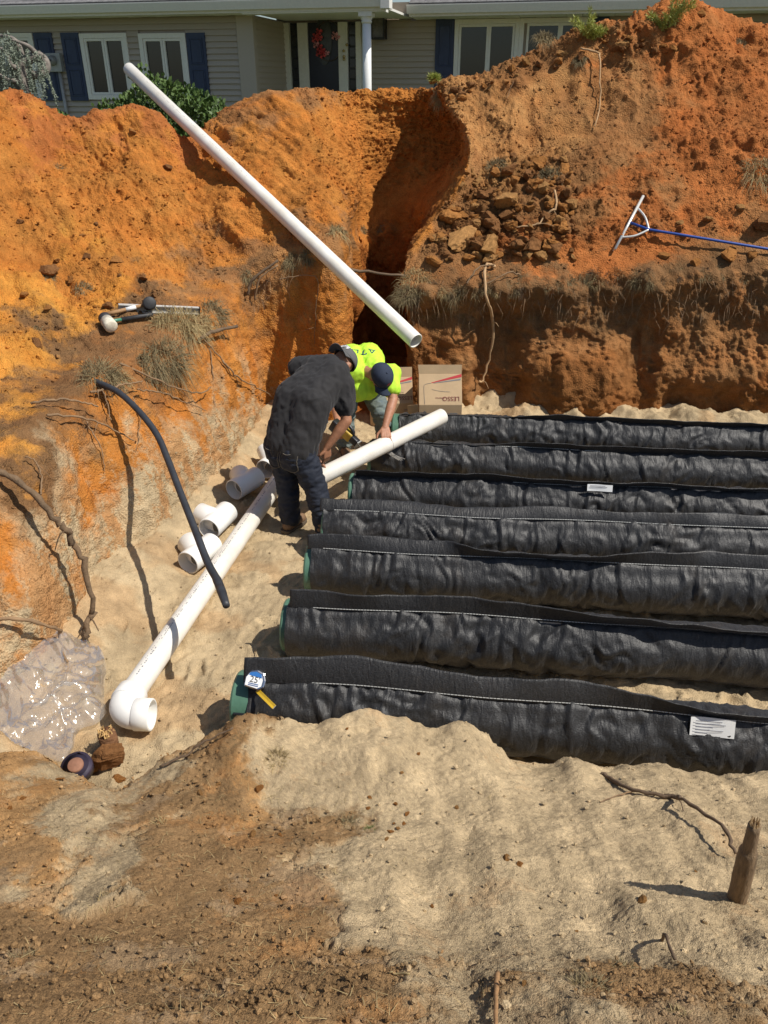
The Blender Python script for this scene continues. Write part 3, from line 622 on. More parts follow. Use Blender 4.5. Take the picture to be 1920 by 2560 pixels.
# electric meter
mx0, mz0 = H(131, 180, 0); mx1, mz1 = H(158, 133, 0); mt = thing('electric_meter', 'grey electric meter box with round dial and conduit between shutters', 'meter', hw((mx0 + mx1) / 2, -.02, mz0), (0, 0, HA))
hw_ = (mx1 - mx0) / 2; hh = mz1 - mz0
obj('meter_box', MB().box((-hw_, -.13, 0), (hw_, 0, hh)).mesh('meter_box', False, .01), m_grey, mt)
obj('dial', MB().tube([(-.01, -.13, hh * .6), (-.01, -.15, hh * .6), (-.01, -.21, hh * .6), (-.01, -.235, hh * .6)], [.095, .095, .082, .06], 24).mesh('dial', True), mat('meter_glass', (.22, .22, .21), .2, .1), mt)
obj('dial_face', MB().box((-.04, -.24, hh * .6 - .015), (.03, -.234, hh * .6 + .02)).mesh('dial_face'), m_black, mt)
obj('conduit', MB().tube([(hw_ * .35, -.06, 0.01), (hw_ * .35, -.06, -1.7)], .035, 14).mesh('conduit', True), m_grey, mt)
# ------------------------------------------------------------------ seven fabric-wrapped drain tubes
def fabric_mat():
    m = bpy.data.materials.new('black_geotextile'); m.use_nodes = True; t = m.node_tree; b = t.nodes['Principled BSDF']
    tc = N(t, 'ShaderNodeTexCoord')
    fz = N(t, 'ShaderNodeTexNoise'); fz.inputs['Scale'].default_value = 260; fz.inputs['Detail'].default_value = 3
    mp = N(t, 'ShaderNodeMapping'); mp.inputs['Scale'].default_value = (.35, 1, 1); t.links.new(tc.outputs['Object'], mp.inputs[0]); t.links.new(mp.outputs[0], fz.inputs['Vector'])
    du = N(t, 'ShaderNodeTexNoise'); du.inputs['Scale'].default_value = 3.2; du.inputs['Detail'].default_value = 8; du.inputs['Roughness'].default_value = .7; t.links.new(tc.outputs['Object'], du.inputs['Vector'])
    r = N(t, 'ShaderNodeValToRGB'); e = r.color_ramp.elements; e[0].position = .35; e[0].color = (.009, .009, .0095, 1); e[1].position = .72; e[1].color = (.036, .0355, .036, 1)
    t.links.new(fz.outputs['Fac'], r.inputs[0])
    rd = N(t, 'ShaderNodeMapRange'); rd.inputs[1].default_value = .55; rd.inputs[2].default_value = .75; rd.inputs[4].default_value = .45; t.links.new(du.outputs['Fac'], rd.inputs[0])
    mx = N(t, 'ShaderNodeMix', data_type='RGBA'); t.links.new(rd.outputs[0], mx.inputs[0]); t.links.new(r.outputs[0], mx.inputs[6]); mx.inputs[7].default_value = (.065, .05, .035, 1)
    t.links.new(mx.outputs[2], b.inputs['Base Color']); b.inputs['Roughness'].default_value = .50; b.inputs['Specular IOR Level'].default_value = .5
    b.inputs['Sheen Weight'].default_value = .12; b.inputs['Sheen Roughness'].default_value = .4
    wr = N(t, 'ShaderNodeTexNoise'); wr.inputs['Scale'].default_value = 28; wr.inputs['Detail'].default_value = 4; wr.inputs['Distortion'].default_value = .8
    m2 = N(t, 'ShaderNodeMapping'); m2.inputs['Scale'].default_value = (1.4, .5, .5); t.links.new(tc.outputs['Object'], m2.inputs[0]); t.links.new(m2.outputs[0], wr.inputs['Vector'])
    ad = N(t, 'ShaderNodeMath', operation='MULTIPLY_ADD'); ad.inputs[1].default_value = .25; t.links.new(fz.outputs['Fac'], ad.inputs[0]); t.links.new(wr.outputs['Fac'], ad.inputs[2])
    bp = N(t, 'ShaderNodeBump'); bp.inputs['Strength'].default_value = .55; bp.inputs['Distance'].default_value = .012; t.links.new(ad.outputs[0], bp.inputs['Height']); t.links.new(bp.outputs[0], b.inputs['Normal'])
    return m
m_fab = fabric_mat()
m_green = mat('green_plastic', (.085, .185, .125), .42, .12, 8, .15, 60)
m_thread = mat('white_thread', (.52, .52, .49), .8, .2, 60)
m_label = mat('white_label', (.78, .78, .76), .5, .03, 20)
TR = .182; TLEN = 5.6
ROWS = [(0,.16,7.38),(0,-.115,6.70),(0,-.25,5.98),(0,-.46,5.36),(0,-.505,4.79),(0,-.60,4.10),(0,-.73,3.38)]
words = [
 ('black fabric drain tube farthest along the pit, against the clay wall', -1), ('black fabric drain tube under the free end of the white pipe', -1),
 ('black fabric drain tube with a folded flap and a small white tag, green rim showing', 1), ('black fabric drain tube beside the dark-shirted person\'s boots, raised seam flap', 1),
 ('black fabric drain tube, middle of the row, with green end and white seam', 1), ('dusty black fabric drain tube behind the strip of bare sand', 1),
 ('black fabric drain tube half buried by sand, carrying the tape measure', 1)]
yaw = math.radians(-5.6)
tubes = []
for k, (pxy, x0, y0) in enumerate(ROWS):
    zc = FLOOR + TR + .015
    root = thing('drain_tube', words[k][0], 'drain tube', (x0, y0, zc), (0, 0, yaw + math.radians([0.2, -.3, .2, .3, 0, -.5, -.8][k])), 'drain tubes laid across the pit floor')
    nl, na = 420, 72; S_ = np.linspace(0., TLEN, nl); A = np.linspace(0, 2 * np.pi, na, endpoint=False)
    ss_, aa = np.meshgrid(S_, A, indexing='ij'); s1, a1 = ss_.ravel(), aa.ravel()
    q = np.stack([s1, np.cos(a1) * TR, np.sin(a1) * TR], 1) + 31.0 * k
    top = np.clip(np.sin(a1), -1, 1); side = .5 - .5 * np.cos(a1)     # front is a = pi
    wv = fbm(q * 3.0, 2, 290 + k); wrk = fbm(q * np.array([6.5, 4.0, 4.0]) + np.stack([wv * 1.6, wv, -wv], 1), 4, 300 + k, .62); shp = 1 - np.abs(fbm(q * np.array([3.6, 2.6, 2.6]) + np.stack([wv, -wv, wv], 1) * 1.2, 3, 320 + k, .55)) * 2.4
    amp = .35 + .65 * np.clip(fbm(q * np.array([1.3, .5, .5]), 2, 340 + k) * 2 + .6, 0, 1)
    vert = np.zeros_like(s1)
    for j in range(26):    # sharper vertical folds
        sc = rng.uniform(.2, TLEN); wd = rng.uniform(.008, .022); bend = rng.uniform(-.08, .08)
        xx_ = (s1 - sc - bend * np.sin(a1 * rng.uniform(1, 2.5) + sc)) / wd; msk = np.exp(-((a1 - rng.uniform(1.7, 3.6)) / rng.uniform(.35, .9)) ** 2); vert += rng.uniform(.007, .018) * (np.exp(-(xx_ - 1.2) ** 2) - np.exp(-xx_ ** 2)) * msk
    r = TR * (1 + .0) + .018 * amp * wrk + .016 * amp * shp * (.6 + .4 * side) + vert + .012 * fbm(q * np.array([.9, .6, .6]), 2, 360 + k)
    r = r + .030 * np.exp(-((a1 - np.pi * .60) / .22) ** 2)              # cloth drawn up to the seam
    sag = .014 * np.sin(s1 * 1.7 + k) + .010 * np.sin(s1 * 4.1 + 2 * k)
    V = np.stack([s1, np.cos(a1) * r + sag, np.sin(a1) * r - .006], 1)
    idx = np.arange(nl * na).reshape(nl, na); i2 = np.roll(idx, -1, axis=1)
    Q = np.stack([idx[:-1], i2[:-1], i2[1:], idx[1:]], -1).reshape(-1, 4)
    obj('fabric_sleeve', mesh_np('fabric_sleeve', V, Q[:, ::-1]), m_fab, root)
    # seam flap: strip of doubled cloth standing up from the seam
    nf, nw = 300, 12; T = np.linspace(-.03 if k in (3, 4, 6) else .02, TLEN, nf); a0 = np.pi * .60
    h = {0: .07, 1: .08, 2: .085, 3: .105, 4: .11, 5: .12, 6: .15}[k] * (1 + .30 * fbm(np.stack([T * 1.1, T * 0 + k, T * 0], 1), 3, 380 + k))
    base_lean = {0: -.55, 1: -.5, 2: -.6, 3: .35, 4: .30, 5: .25, 6: .45}[k]
    lean = base_lean + .55 * fbm(np.stack([T * .75, T * 0 + 3 * k + .5, T * 0], 1), 3, 390 + k)
    if k in (0, 1): h = h * (.2 + .8 * ss(.95, 1.6, T))
    if k == 6: lean = lean - .9 * ss(1.7, 2.5, T); h = h * (1 - .45 * ss(1.6, 2.4, T))
    if k == 4: lean = lean - .9 * ss(.9, 1.2, T) * (1 - ss(1.9, 2.4, T))
    if k == 5: lean = lean - .8 * ss(1.3, 2.0, T)
    if k == 3: lean = lean + .2
    P0 = np.stack([T, np.cos(a0) * TR * 1.12 + .014 * np.sin(T * 1.7 + k) + .010 * np.sin(T * 4.1 + 2 * k), np.full(nf, np.sin(a0) * TR * 1.12)], 1)
    wav = .018 * fbm(np.stack([T * 3.5, T * 0 + k, T * 0], 1), 3, 400 + k)
    V = []
    for j in range(nw):
        f = j / (nw - 1); ang = np.pi / 2 + (-lean) * (0.4 + .9 * f) * -1
        ang = np.pi / 2 - lean * (.45 + .75 * f)       # lean>0 tips away from the viewer (+y), <0 folds forward
        step = h / (nw - 1)
        if j: cur = cur + np.stack([T * 0 , np.cos(ang) * step + wav * .25 * f, np.sin(ang) * step], 1)
        else: cur = P0.copy()
        V.append(cur.copy())
    V = np.stack(V, 1)                                    # nf, nw, 3
    V[:, -1, 0] += 0
    V = V.reshape(-1, 3); idx = np.arange(nf * nw).reshape(nf, nw); Q = np.stack([idx[:-1, :-1], idx[1:, :-1], idx[1:, 1:], idx[:-1, 1:]], -1).reshape(-1, 4)
    fl = obj('seam_flap', mesh_np('seam_flap', V, Q), m_fab, root)
    so_ = fl.modifiers.new('thick', 'SOLIDIFY'); so_.thickness = .006; so_.offset = 0
    # white stitching along the foot of the flap, one mesh of short stitches
    if k != 5 or True:
        b = MB(); G = V.reshape(nf, nw, 3); st_ = (0, nf - 1)
        vis = {0: (0, 0), 1: (60, 110), 2: (70, 250), 3: (6, 290), 4: (6, 290), 5: (8, 250), 6: (20, 200)}[k]
        for j in range(vis[0], vis[1]):
            of = np.array([0, -.006, .007]); p0 = G[j, 1] + of; p1 = G[j + 1, 1] + of; p1 = p0 + (p1 - p0) * .85
            e = np.array([0, .0009, .0018]); b.add([p0 - e, p1 - e, p1 + e, p0 + e], [(0, 1, 2, 3)])
        if b.v: s_o = obj('stitching', b.mesh('stitching'), m_thread, root)
    # green plastic end
    capw = {0: .06, 1: .012, 2: .03, 3: .004, 4: .04, 5: .03, 6: .09}[k]
    prof_ = [(0.3, TR - .06), (.012, TR - .06), (.002, TR - .012), (-capw, TR - .010), (-capw - .012, TR - .018), (-capw - .012, TR - .035), (-capw - .004, TR - .05), (-capw - .004, .02)]
    n = 56; V = [(x, r_ * math.cos(2 * math.pi * i / n), r_ * math.sin(2 * math.pi * i / n)) for x, r_ in prof_ for i in range(n)]
    Fc = [(i * n + j, i * n + (j + 1) % n, (i + 1) * n + (j + 1) % n, (i + 1) * n + j) for i in range(len(prof_) - 1) for j in range(n)] + [tuple((len(prof_) - 1) * n + j for j in range(n))]
    cap = obj('end_cap', MB().add(V, Fc).mesh('end_cap', True), m_green, root)
    cap.modifiers.new('e', 'EDGE_SPLIT').split_angle = .6
    if k == 6:
        for zz in (.05, .005): obj('slot', MB().box((-.075, -TR + .006, zz), (-.015, -TR + .02, zz + .010)).mesh('slot'), m_black, cap)
    if k in (2, 6):
        sx = {2: 1.92, 6: 2.33}[k]; w_, h_ = ({2: .20, 6: .22}[k], {2: .055, 6: .10}[k])
        j = int((sx - T[0]) / (T[-1] - T[0]) * (nf - 1)); p0 = V_flap = np.array(fl.data.vertices[j * nw + (3 if k == 6 else 6)].co)
        b = MB(); ntag = 8
        for i in range(ntag + 1):
            f = i / ntag
            for f2 in (0, .5, 1): b.v.append((sx + w_ * f, p0[1] - .036 - f2 * h_ * .35 + .004 * math.sin(f * 5), p0[2] + .01 - f2 * h_ * .93))
        for i in range(ntag):
            for g_ in (0, 1): b.f.append((i * 3 + g_, i * 3 + g_ + 1, (i + 1) * 3 + g_ + 1, (i + 1) * 3 + g_))
        lb = obj('paper_tag', b.mesh('paper_tag', True), m_label, root)
        pb = MB()
        for r_ in range(5 if k == 6 else 2):
            f2 = .15 + .16 * r_; wl = [.75, .85, .5, .8, .35][r_]
            y_ = p0[1] - .0425 - f2 * h_ * .35; z_ = p0[2] + .01 - f2 * h_ * .93
            pb.box((sx + w_ * .1, y_ - .001, z_ - .0025), (sx + w_ * (.1 + wl * .8), y_, z_ + .0025))
        obj('print', pb.mesh('print'), mat('grey_print', (.35, .36, .4), .7), lb)
    tubes.append(root)
# ------------------------------------------------------------------ white pipes and fittings
m_pvc = mat('white_pvc', (.80, .79, .75), .38, .04, 6, .06, 40)
m_pvcd = mat('dusty_pvc', (.80, .78, .72), .42, .10, 5, .08, 40, col2=(.70, .65, .56))
m_ink = mat('grey_ink', (.22, .22, .24), .7, .3, 90)
PR = .074
def print_line(b, p0, p1, up, r, t0, t1, n, hgt=.008, off=0.0, skip=.3):
    """short dashes like printed lettering running along the pipe, a hair above its surface"""
    p0 = np.array(p0, float); p1 = np.array(p1, float); L = np.linalg.norm(p1 - p0); d = (p1 - p0) / L
    up = np.array(up, float); up -= d * (up @ d); up /= np.linalg.norm(up); sd = np.cross(d, up)
    t = t0
    while t < t1:
        ln = random.uniform(.004, .016)
        if random.random() > skip:
            a = off + random.uniform(-.02, .02)
            rad = math.cos(a) * up + math.sin(a) * sd; tg = -math.sin(a) * up + math.cos(a) * sd
            c = p0 + d * t + rad * (r + .0012); h = hgt * random.uniform(.6, 1)
            b.add([c - tg * h / 2, c + d * ln - tg * h / 2, c + d * ln + tg * h / 2, c + tg * h / 2], [(0, 1, 2, 3)])
        t += ln + random.uniform(.004, .012)
# lying pipe with its elbow
pa = F(320, 1748, FLOOR + PR + .03); pb_ = F(705, 1188, FLOOR + PR + .03); dirp = (pb_ - pa) / np.linalg.norm(pb_ - pa)
pb_ = pa + dirp * (np.linalg.norm(pb_ - pa) + .12)
tl = thing('elbowed_pipe', 'long white plastic pipe lying on the sand with a white elbow on its end', 'pipe', pa)
wpart('pipe', MB().add(*hollow(pa, pb_, PR, PR - .008, 48)), m_pvcd, tl, True).modifiers.new('e', 'EDGE_SPLIT').split_angle = .8
b = MB(); L = np.linalg.norm(pb_ - pa)
print_line(b, pa, pb_, (-.25, 0, 1), PR, .12, L * .93, 0, .010, 0.25); print_line(b, pa, pb_, (-.25, 0, 1), PR, .2, L * .9, 0, .005, .05, .55)
tag(wpart('lettering', b, m_ink, tl), kind='stuff')
side = np.array([dirp[1], -dirp[0], 0]); side /= np.linalg.norm(side)          # to the right
R_ = .090; c0 = pa - dirp * .02; es_ = lambda o_: setattr(o_.modifiers.new('e', 'EDGE_SPLIT'), 'split_angle', .8)
PHI = math.radians(98); cur = c0.copy(); path = [c0 + dirp * .06, c0 + dirp * .02, c0]
for k in range(16):
    a = PHI * (k + .5) / 16; cur = cur + (-dirp * math.cos(a) + side * math.sin(a)) * R_ * PHI / 16; path.append(cur.copy())
ed = -dirp * math.cos(PHI) + side * math.sin(PHI); path.append(cur + ed * .02)
es_(wpart('elbow', MB().tube(path, PR + .012, 44, True), m_pvc, tl, True))
es_(wpart('socket', MB().add(*hollow(c0 - dirp * .008, c0 + dirp * .085, PR + .019, PR + .001, 48)), m_pvc, tl, True))
es_(wpart('socket', MB().add(*hollow(cur - ed * .002, cur + ed * .095, PR + .019, PR + .008, 48)), m_pvc, tl, True))
# pipe held by the two men
ha = P(768, 1208, 5.84); hb = P(1106, 1040, 7.02)
th = thing('held_pipe', 'white plastic pipe two people hold over the drain tubes', 'pipe', ha)
wpart('pipe', MB().add(*hollow(ha, hb, PR, PR - .008, 48)), m_pvcd, th, True).modifiers.new('e', 'EDGE_SPLIT').split_angle = .8
dh = (hb - ha) / np.linalg.norm(hb - ha); lc = .56 * np.linalg.norm(hb - ha)
wpart('cut_line', MB().add(*hollow(ha + dh * lc, ha + dh * (lc + .006), PR + .0015, PR - .001, 40)), mat('saw_cut', (.42, .40, .36), .8), th, True)
b = MB(); b0 = ha + dh * lc - np.array([0, 0, PR]) ; 
for k in range(16): q = b0 + np.array([random.uniform(-.03, .05), random.uniform(-.06, .02), random.uniform(-.02, .03)]); b.tube([b0 + np.array([0, 0, .004]), (b0 + q) / 2 + np.array([0, 0, -.01]), b0 + np.array([.10 + .06 * random.random(), -.06 + .05 * random.random(), -.05 - .04 * random.random()])], .0025, 4)
wpart('plastic_shavings', b, mat('shaving', (.30, .28, .25), .8), th)
# leaning pipe
la = P(1040, 853, 7.1); lb = P(322, 172, 11.3)
tlp = thing('leaning_pipe', 'long white plastic pipe propped diagonally on the orange spoil heap, lower end in the air', 'pipe', lb)
wpart('pipe', MB().add(*hollow(la, lb, PR, PR - .008, 48)), m_pvcd, tlp, True).modifiers.new('e', 'EDGE_SPLIT').split_angle = .8
b = MB(); print_line(b, lb, la, (.2, -.3, 1), PR, .3, np.linalg.norm(lb - la) * .5, 0, .007, .3, .5); tag(wpart('lettering', b, mat('faint_ink', (.5, .5, .48), .7), tlp), kind='stuff')
# wye fittings
def wye(px, py, d, br, label, roll=0):
    o = F(px, py, FLOOR + .085); o[2] = floor_z(o[0], o[1]) + PR + .036; ro = PR + .020; ri = PR + .011
    d = np.array(d, float); d /= np.linalg.norm(d); br = np.array(br, float); br /= np.linalg.norm(br)
    t = thing('wye_fitting', label, 'pipe fitting', o, group='loose white pipe fittings')
    es = lambda ob: setattr(ob.modifiers.new('e', 'EDGE_SPLIT'), 'split_angle', .8)
    es(wpart('barrel', MB().add(*hollow(o - d * .15, o + d * .17, ro, ri, 48)), m_pvc, t, True))
    es(wpart('branch', MB().add(*hollow(o - br * .02, o + br * .19, ro - .0015, ri, 48)), m_pvc, t, True))
wye(500, 1388, (.42, .90, 0), (-.62, .75, .08), 'white wye fitting crossed by the black hose')
wye(546, 1318, (.30, .95, 0), (-.85, .45, .10), 'white wye fitting half in the shadow of the dark-shirted person')
wye(614, 1228, (.52, .85, 0), (-.40, .88, .06), 'white wye fitting wholly in the shadow of the dark-shirted person')
wye(682, 1166, (.38, .92, 0), (-.40, .72, .5), 'white wye fitting touching the leg of the dark-shirted person')
# ------------------------------------------------------------------ people
def capsule(p0, p1, r0, r1, n=14, m=5):
    p0 = np.array(p0, float); p1 = np.array(p1, float); d = p1 - p0; L = np.linalg.norm(d) + 1e-6; d /= L; pts = []; rs = []
    for k in range(m): a = math.pi / 2 * (1 - k / m); pts.append(p0 - d * r0 * math.sin(a)); rs.append(max(r0 * math.cos(a), .0008))
    pts.append(p0); rs.append(r0); pts.append(p1); rs.append(r1)
    for k in range(1, m + 1): a = math.pi / 2 * k / m; pts.append(p1 + d * r1 * math.sin(a)); rs.append(max(r1 * math.cos(a), .0008))
    return tube(pts, rs, n, True)
def ell(c, r, ax=None, n=18, m=12):
    """ellipsoid, ax = 3x3 rows of axes"""
    ax = np.eye(3) if ax is None else np.array(ax, float); V = []; Fc = []
    for i in range(m + 1):
        t = math.pi * i / m; rr = max(math.sin(t), .01)
        for j in range(n):
            a = 2 * math.pi * j / n; l = np.array([r[0] * rr * math.cos(a), r[1] * rr * math.sin(a), r[2] * math.cos(t)]); V.append(np.array(c) + l @ ax)
    for i in range(m):
        for j in range(n): Fc.append((i * n + j, (i + 1) * n + j, (i + 1) * n + (j + 1) % n, i * n + (j + 1) % n))
    Fc.append(tuple(range(n))); Fc.append(tuple(m * n + j for j in range(n))[::-1]); return V, Fc
def organic(name, prims, voxel, iters, material, parent, off, wr=0.0, wscale=(9, 9, 9), seed=0, fac=.5):
    """prims melted into one continuous surface"""
    b = MB()
    for q in prims: b.add(*q)
    b.v = [(x - off[0], y - off[1], z - off[2]) for x, y, z in b.v]
    me = b.mesh(name); tmp = bpy.data.objects.new(name, me); C.objects.link(tmp)
    r = tmp.modifiers.new('r', 'REMESH'); r.mode = 'VOXEL'; r.voxel_size = voxel
    s_ = tmp.modifiers.new('s', 'SMOOTH'); s_.factor = fac; s_.iterations = iters
    dg = bpy.context.evaluated_depsgraph_get(); m2 = bpy.data.meshes.new_from_object(tmp.evaluated_get(dg)); bpy.data.objects.remove(tmp)
    n = len(m2.vertices); co = np.zeros(n * 3, np.float32); m2.vertices.foreach_get('co', co); co = co.reshape(-1, 3)
    if wr:
        nn = np.zeros(n * 3, np.float32); m2.vertices.foreach_get('normal', nn); nn = nn.reshape(-1, 3)
        w1 = 1 - np.abs(fbm(co * np.array(wscale), 3, 500 + seed, .55)) * 2.2; w2 = fbm(co * np.array(wscale) * .5, 2, 520 + seed)
        co = co + nn * (wr * w1 + wr * w2)[:, None]; m2.vertices.foreach_set('co', co.ravel())
    m2.polygons.foreach_set('use_smooth', [True] * len(m2.polygons)); m2.materials.clear(); m2.name = name; m2.update()
    return obj(name, m2, material, parent)
def hand(wr, fwd, back, side, curl=(.5, .6), spread=.10, s=1.0, thumb=1):
    """palm and five fingers; fwd = towards fingertips, back = out of the back of the hand, side = towards the thumb"""
    nz_ = lambda v: np.array(v, float) / np.linalg.norm(v)
    fwd = nz_(fwd); back = np.array(back, float); back = nz_(back - fwd * (back @ fwd)); sd = nz_(np.array(side, float) - fwd * (np.array(side) @ fwd) - back * (np.array(side) @ back))
    wr = np.array(wr, float); out = []
    for k in range(4):
        o = (1.5 - k) * .021 * s; out.append(capsule(wr + fwd * .012 + sd * o * .7, wr + fwd * .085 * s + sd * o, .016 * s, .0135 * s))
        base = wr + fwd * .09 * s + sd * o; ln = [.044, .050, .046, .036][k] * s; a = 0
        dirv = nz_(fwd + sd * spread * (1.5 - k))
        for j, (c_, rr) in enumerate(((curl[0], .0098), (curl[1], .0090), (curl[1] * .7, .0082))):
            a += c_; dv = dirv * math.cos(a) - back * math.sin(a); tip = base + dv * ln * (1, .62, .5)[j]
            out.append(capsule(base, tip, rr * s, rr * s * .92, 10, 4)); base = tip
    tb = wr + fwd * .025 * s + sd * .030 * s * thumb; t1 = tb + (fwd * .6 + sd * thumb * .75 - back * .25) * .045 * s; t2 = t1 + (fwd * .85 + sd * thumb * .25 - back * .4) * .034 * s
    out += [capsule(tb, t1, .015 * s, .0115 * s, 10, 4), capsule(t1, t2, .0112 * s, .0095 * s, 10, 4)]
    return out
def skin_mat(name, col): return mat(name, col, .52, .14, 40, .25, 160)
m_skA = skin_mat('brown_skin', (.36, .165, .088)); m_skB = skin_mat('tanned_skin', (.40, .185, .105))
m_shirtA = mat('charcoal_tshirt', (.017, .0155, .016), .85, .12, 25, .25, 220, sheen=.08); m_shirtB = mat('hi_vis_tshirt', (.50, .82, .045), .8, .06, 25, .2, 220)
m_jeanA = mat('dark_denim', (.012, .017, .032), .8, .35, 26, .3, 240, col2=(.008, .011, .020)); m_jeanB = mat('faded_denim', (.18, .21, .18), .85, .3, 12, .3, 240, col2=(.10, .13, .14))
m_boot = mat('tan_boot', (.17, .10, .055), .7, .3, 20, .2, 90); m_sole = mat('boot_sole', (.10, .075, .05), .9)
m_capA = mat('grey_cap', (.10, .10, .10), .85, .12, 40, .2, 260); m_capB = mat('navy_cap', (.020, .030, .055), .85, .15, 40, .2, 260)
m_thr = mat('denim_thread', (.16, .14, .11), .8)
def unit(v): v = np.array(v, float); return v / np.linalg.norm(v)
def make_cap(root, off, c, up, front, mcap, mvis, r=.105, name='cap'):
    """baseball cap: crown of six panels, button, visor; front = where the visor points"""
    up = unit(up); front = unit(np.array(front) - up * (np.array(front) @ up)); sd = np.cross(up, front); c = np.array(c) - np.array(off)
    b = MB(); n, m = 36, 9
    for i in range(m + 1):
        t = math.pi / 2 * i / m
        for j in range(n):
            a = 2 * math.pi * j / n; seam = 1 - .010 * (abs(math.cos(3 * a)) ** 18); rr = r * seam * max(math.cos(t), .02) ** .78
            b.v.append(tuple(c + front * rr * 1.10 * math.cos(a) + sd * rr * .96 * math.sin(a) + up * r * .98 * math.sin(t)))
    for i in range(m):
        for j in range(n): b.f.append((i * n + j, i * n + (j + 1) % n, (i + 1) * n + (j + 1) % n, (i + 1) * n + j))
    b.f.append(tuple(m * n + j for j in range(n)))
    cp = obj(name, b.mesh(name, True), mcap, root); sm = cp.modifiers.new('t', 'SOLIDIFY'); sm.thickness = .004
    b = MB().tube([c + up * r * .975, c + up * r * 1.03], [.010, .007], 10); obj('button', b.mesh('button', True), mcap, cp)
    b = MB(); nj, ni = 21, 6
    for i in range(ni + 1):
        f = i / ni
        for j in range(nj):
            a = -1.08 + 2.16 * j / (nj - 1); ext = .072 * f * (math.cos(a * .82) ** .55)
            q = c + front * (r * 1.095 * math.cos(a) + ext) + sd * r * .965 * math.sin(a) + up * (.004 - .045 * (math.sin(a) ** 2) * (.25 + .75 * f) - .010 * f); b.v.append(tuple(q))
    for i in range(ni):
        for j in range(nj - 1): b.f.append((i * nj + j, i * nj + j + 1, (i + 1) * nj + j + 1, (i + 1) * nj + j))
    v = obj('visor', b.mesh('visor', True), mvis, cp); sm = v.modifiers.new('t', 'SOLIDIFY'); sm.thickness = .005
    return cp, c, up, front, sd
def text_mesh(s, size):
    cu = bpy.data.curves.new('t', 'FONT'); cu.body = s; cu.size = size; cu.align_x = 'CENTER'; cu.align_y = 'CENTER'; cu.resolution_u = 3
    o = bpy.data.objects.new('t', cu); C.objects.link(o); me = bpy.data.meshes.new_from_object(o.evaluated_get(bpy.context.evaluated_depsgraph_get())); bpy.data.objects.remove(o)
    return [tuple(v.co) for v in me.vertices], [tuple(p.vertices) for p in me.polygons]
def flat_text(s, size, c, xd, yd, nrm, lift=.002, densify=False):
    V, Fc = text_mesh(s, size); xd = unit(xd); yd = unit(yd); nrm = unit(nrm); c = np.array(c, float)
    return [tuple(c + xd * x + yd * y + nrm * lift) for x, y, z in V], Fc
def wrap_text(target, s, size, c, xd, yd, nrm, lift=.003):
    """lettering laid onto a curved surface (target in local coordinates of its parent)"""
    V, Fc = flat_text(s, size, c, xd, yd, nrm, .3); bm = bmesh.new(); vs = [bm.verts.new(v) for v in V]
    for f in Fc:
        try: bm.faces.new([vs[i] for i in f])
        except ValueError: pass
    bmesh.ops.triangulate(bm, faces=bm.faces[:]); bmesh.ops.subdivide_edges(bm, edges=[e for e in bm.edges if e.calc_length() > .012], cuts=2)
    tr = BVHTree.FromPolygons([tuple(v.co) for v in target.data.vertices], [tuple(p.vertices) for p in target.data.polygons]); d = Vector(-unit(nrm))
    for v in bm.verts:
        l, n, i, dist = tr.ray_cast(v.co, d)
        if l is not None: v.co = l - d * lift
    me = bpy.data.meshes.new('lettering'); bm.to_mesh(me); bm.free(); return me
def shoe(root, off, heel, fdir, hgt=.10):
    heel = np.array(heel); fdir = unit(fdir)
    o = organic('boot', [capsule(heel + np.array([0, 0, .05]) + fdir * .02, heel + fdir * .20 + np.array([0, 0, .042]), .048, .044), capsule(heel + np.array([0, 0, .05]) + fdir * .03, heel + np.array([0, 0, .15]) + fdir * .03, .05, .047), ell(heel + fdir * .17 + np.array([0, 0, .05]), (.05, .05, .04))], .009, 5, m_boot, root, off)
    sdv = np.array([-fdir[1], fdir[0], 0]); V = []
    for (a, w_) in ((-.035, .03), (-.02, .047), (.08, .045), (.16, .052), (.22, .046), (.25, .02)):
        for sg in (1, -1):
            for zz in (0.0, .022): V.append(heel + fdir * a + sdv * w_ * sg + np.array([0, 0, zz]) - np.array(off))
    Fc = []
    for k in range(5):
        i = k * 4; j = i + 4; Fc += [(i + 1, i + 3, j + 3, j + 1), (i, j, j + 2, i + 2), (i, i + 1, j + 1, j), (i + 2, j + 2, j + 3, i + 3)]
    Fc += [(0, 2, 3, 1), (20, 21, 23, 22)]; obj('sole', MB().add(V, Fc).mesh('sole'), m_sole, o)
# ---- the man in the dark shirt, seen from behind, bending to the right
fa = unit((.55, .84, 0)); ra = np.array([fa[1], -fa[0], 0])          # facing, and his right
zA = lambda x, y: floor_z(x, y)
footL = F(722, 1325); footR = F(806, 1352); footL[2] = zA(*footL[:2]); footR[2] = zA(*footR[:2])
hipc = P(727, 1118, 5.72); hL = hipc - ra * .095; hR = hipc + ra * .095
neck = P(828, 912, 6.08); shL = P(748, 922, 6.18); shR = P(857, 962, 5.98)
mid = (hipc + neck) / 2 + np.array([-.045, -.05, .06])
elR = P(866, 1052, 5.86); wrR = P(818, 1118, 5.80)
elL = shL + np.array([.10, .16, -.27]); wrL = P(792, 1150, 6.0)
headc = P(858, 906, 6.17); hup = unit((.42, .50, .34)); hface = unit((.35, .45, -.8))
offA = np.array([footL[0] + .1, footL[1], zA(*footL[:2])])
pA = thing('person', 'person in charcoal T-shirt, dark jeans and backwards grey cap bending over the pipe', 'person', offA)
axh = np.stack([np.cross(hup, hface), hface - hup * (hup @ hface), hup]); axh /= np.linalg.norm(axh, axis=1)[:, None]
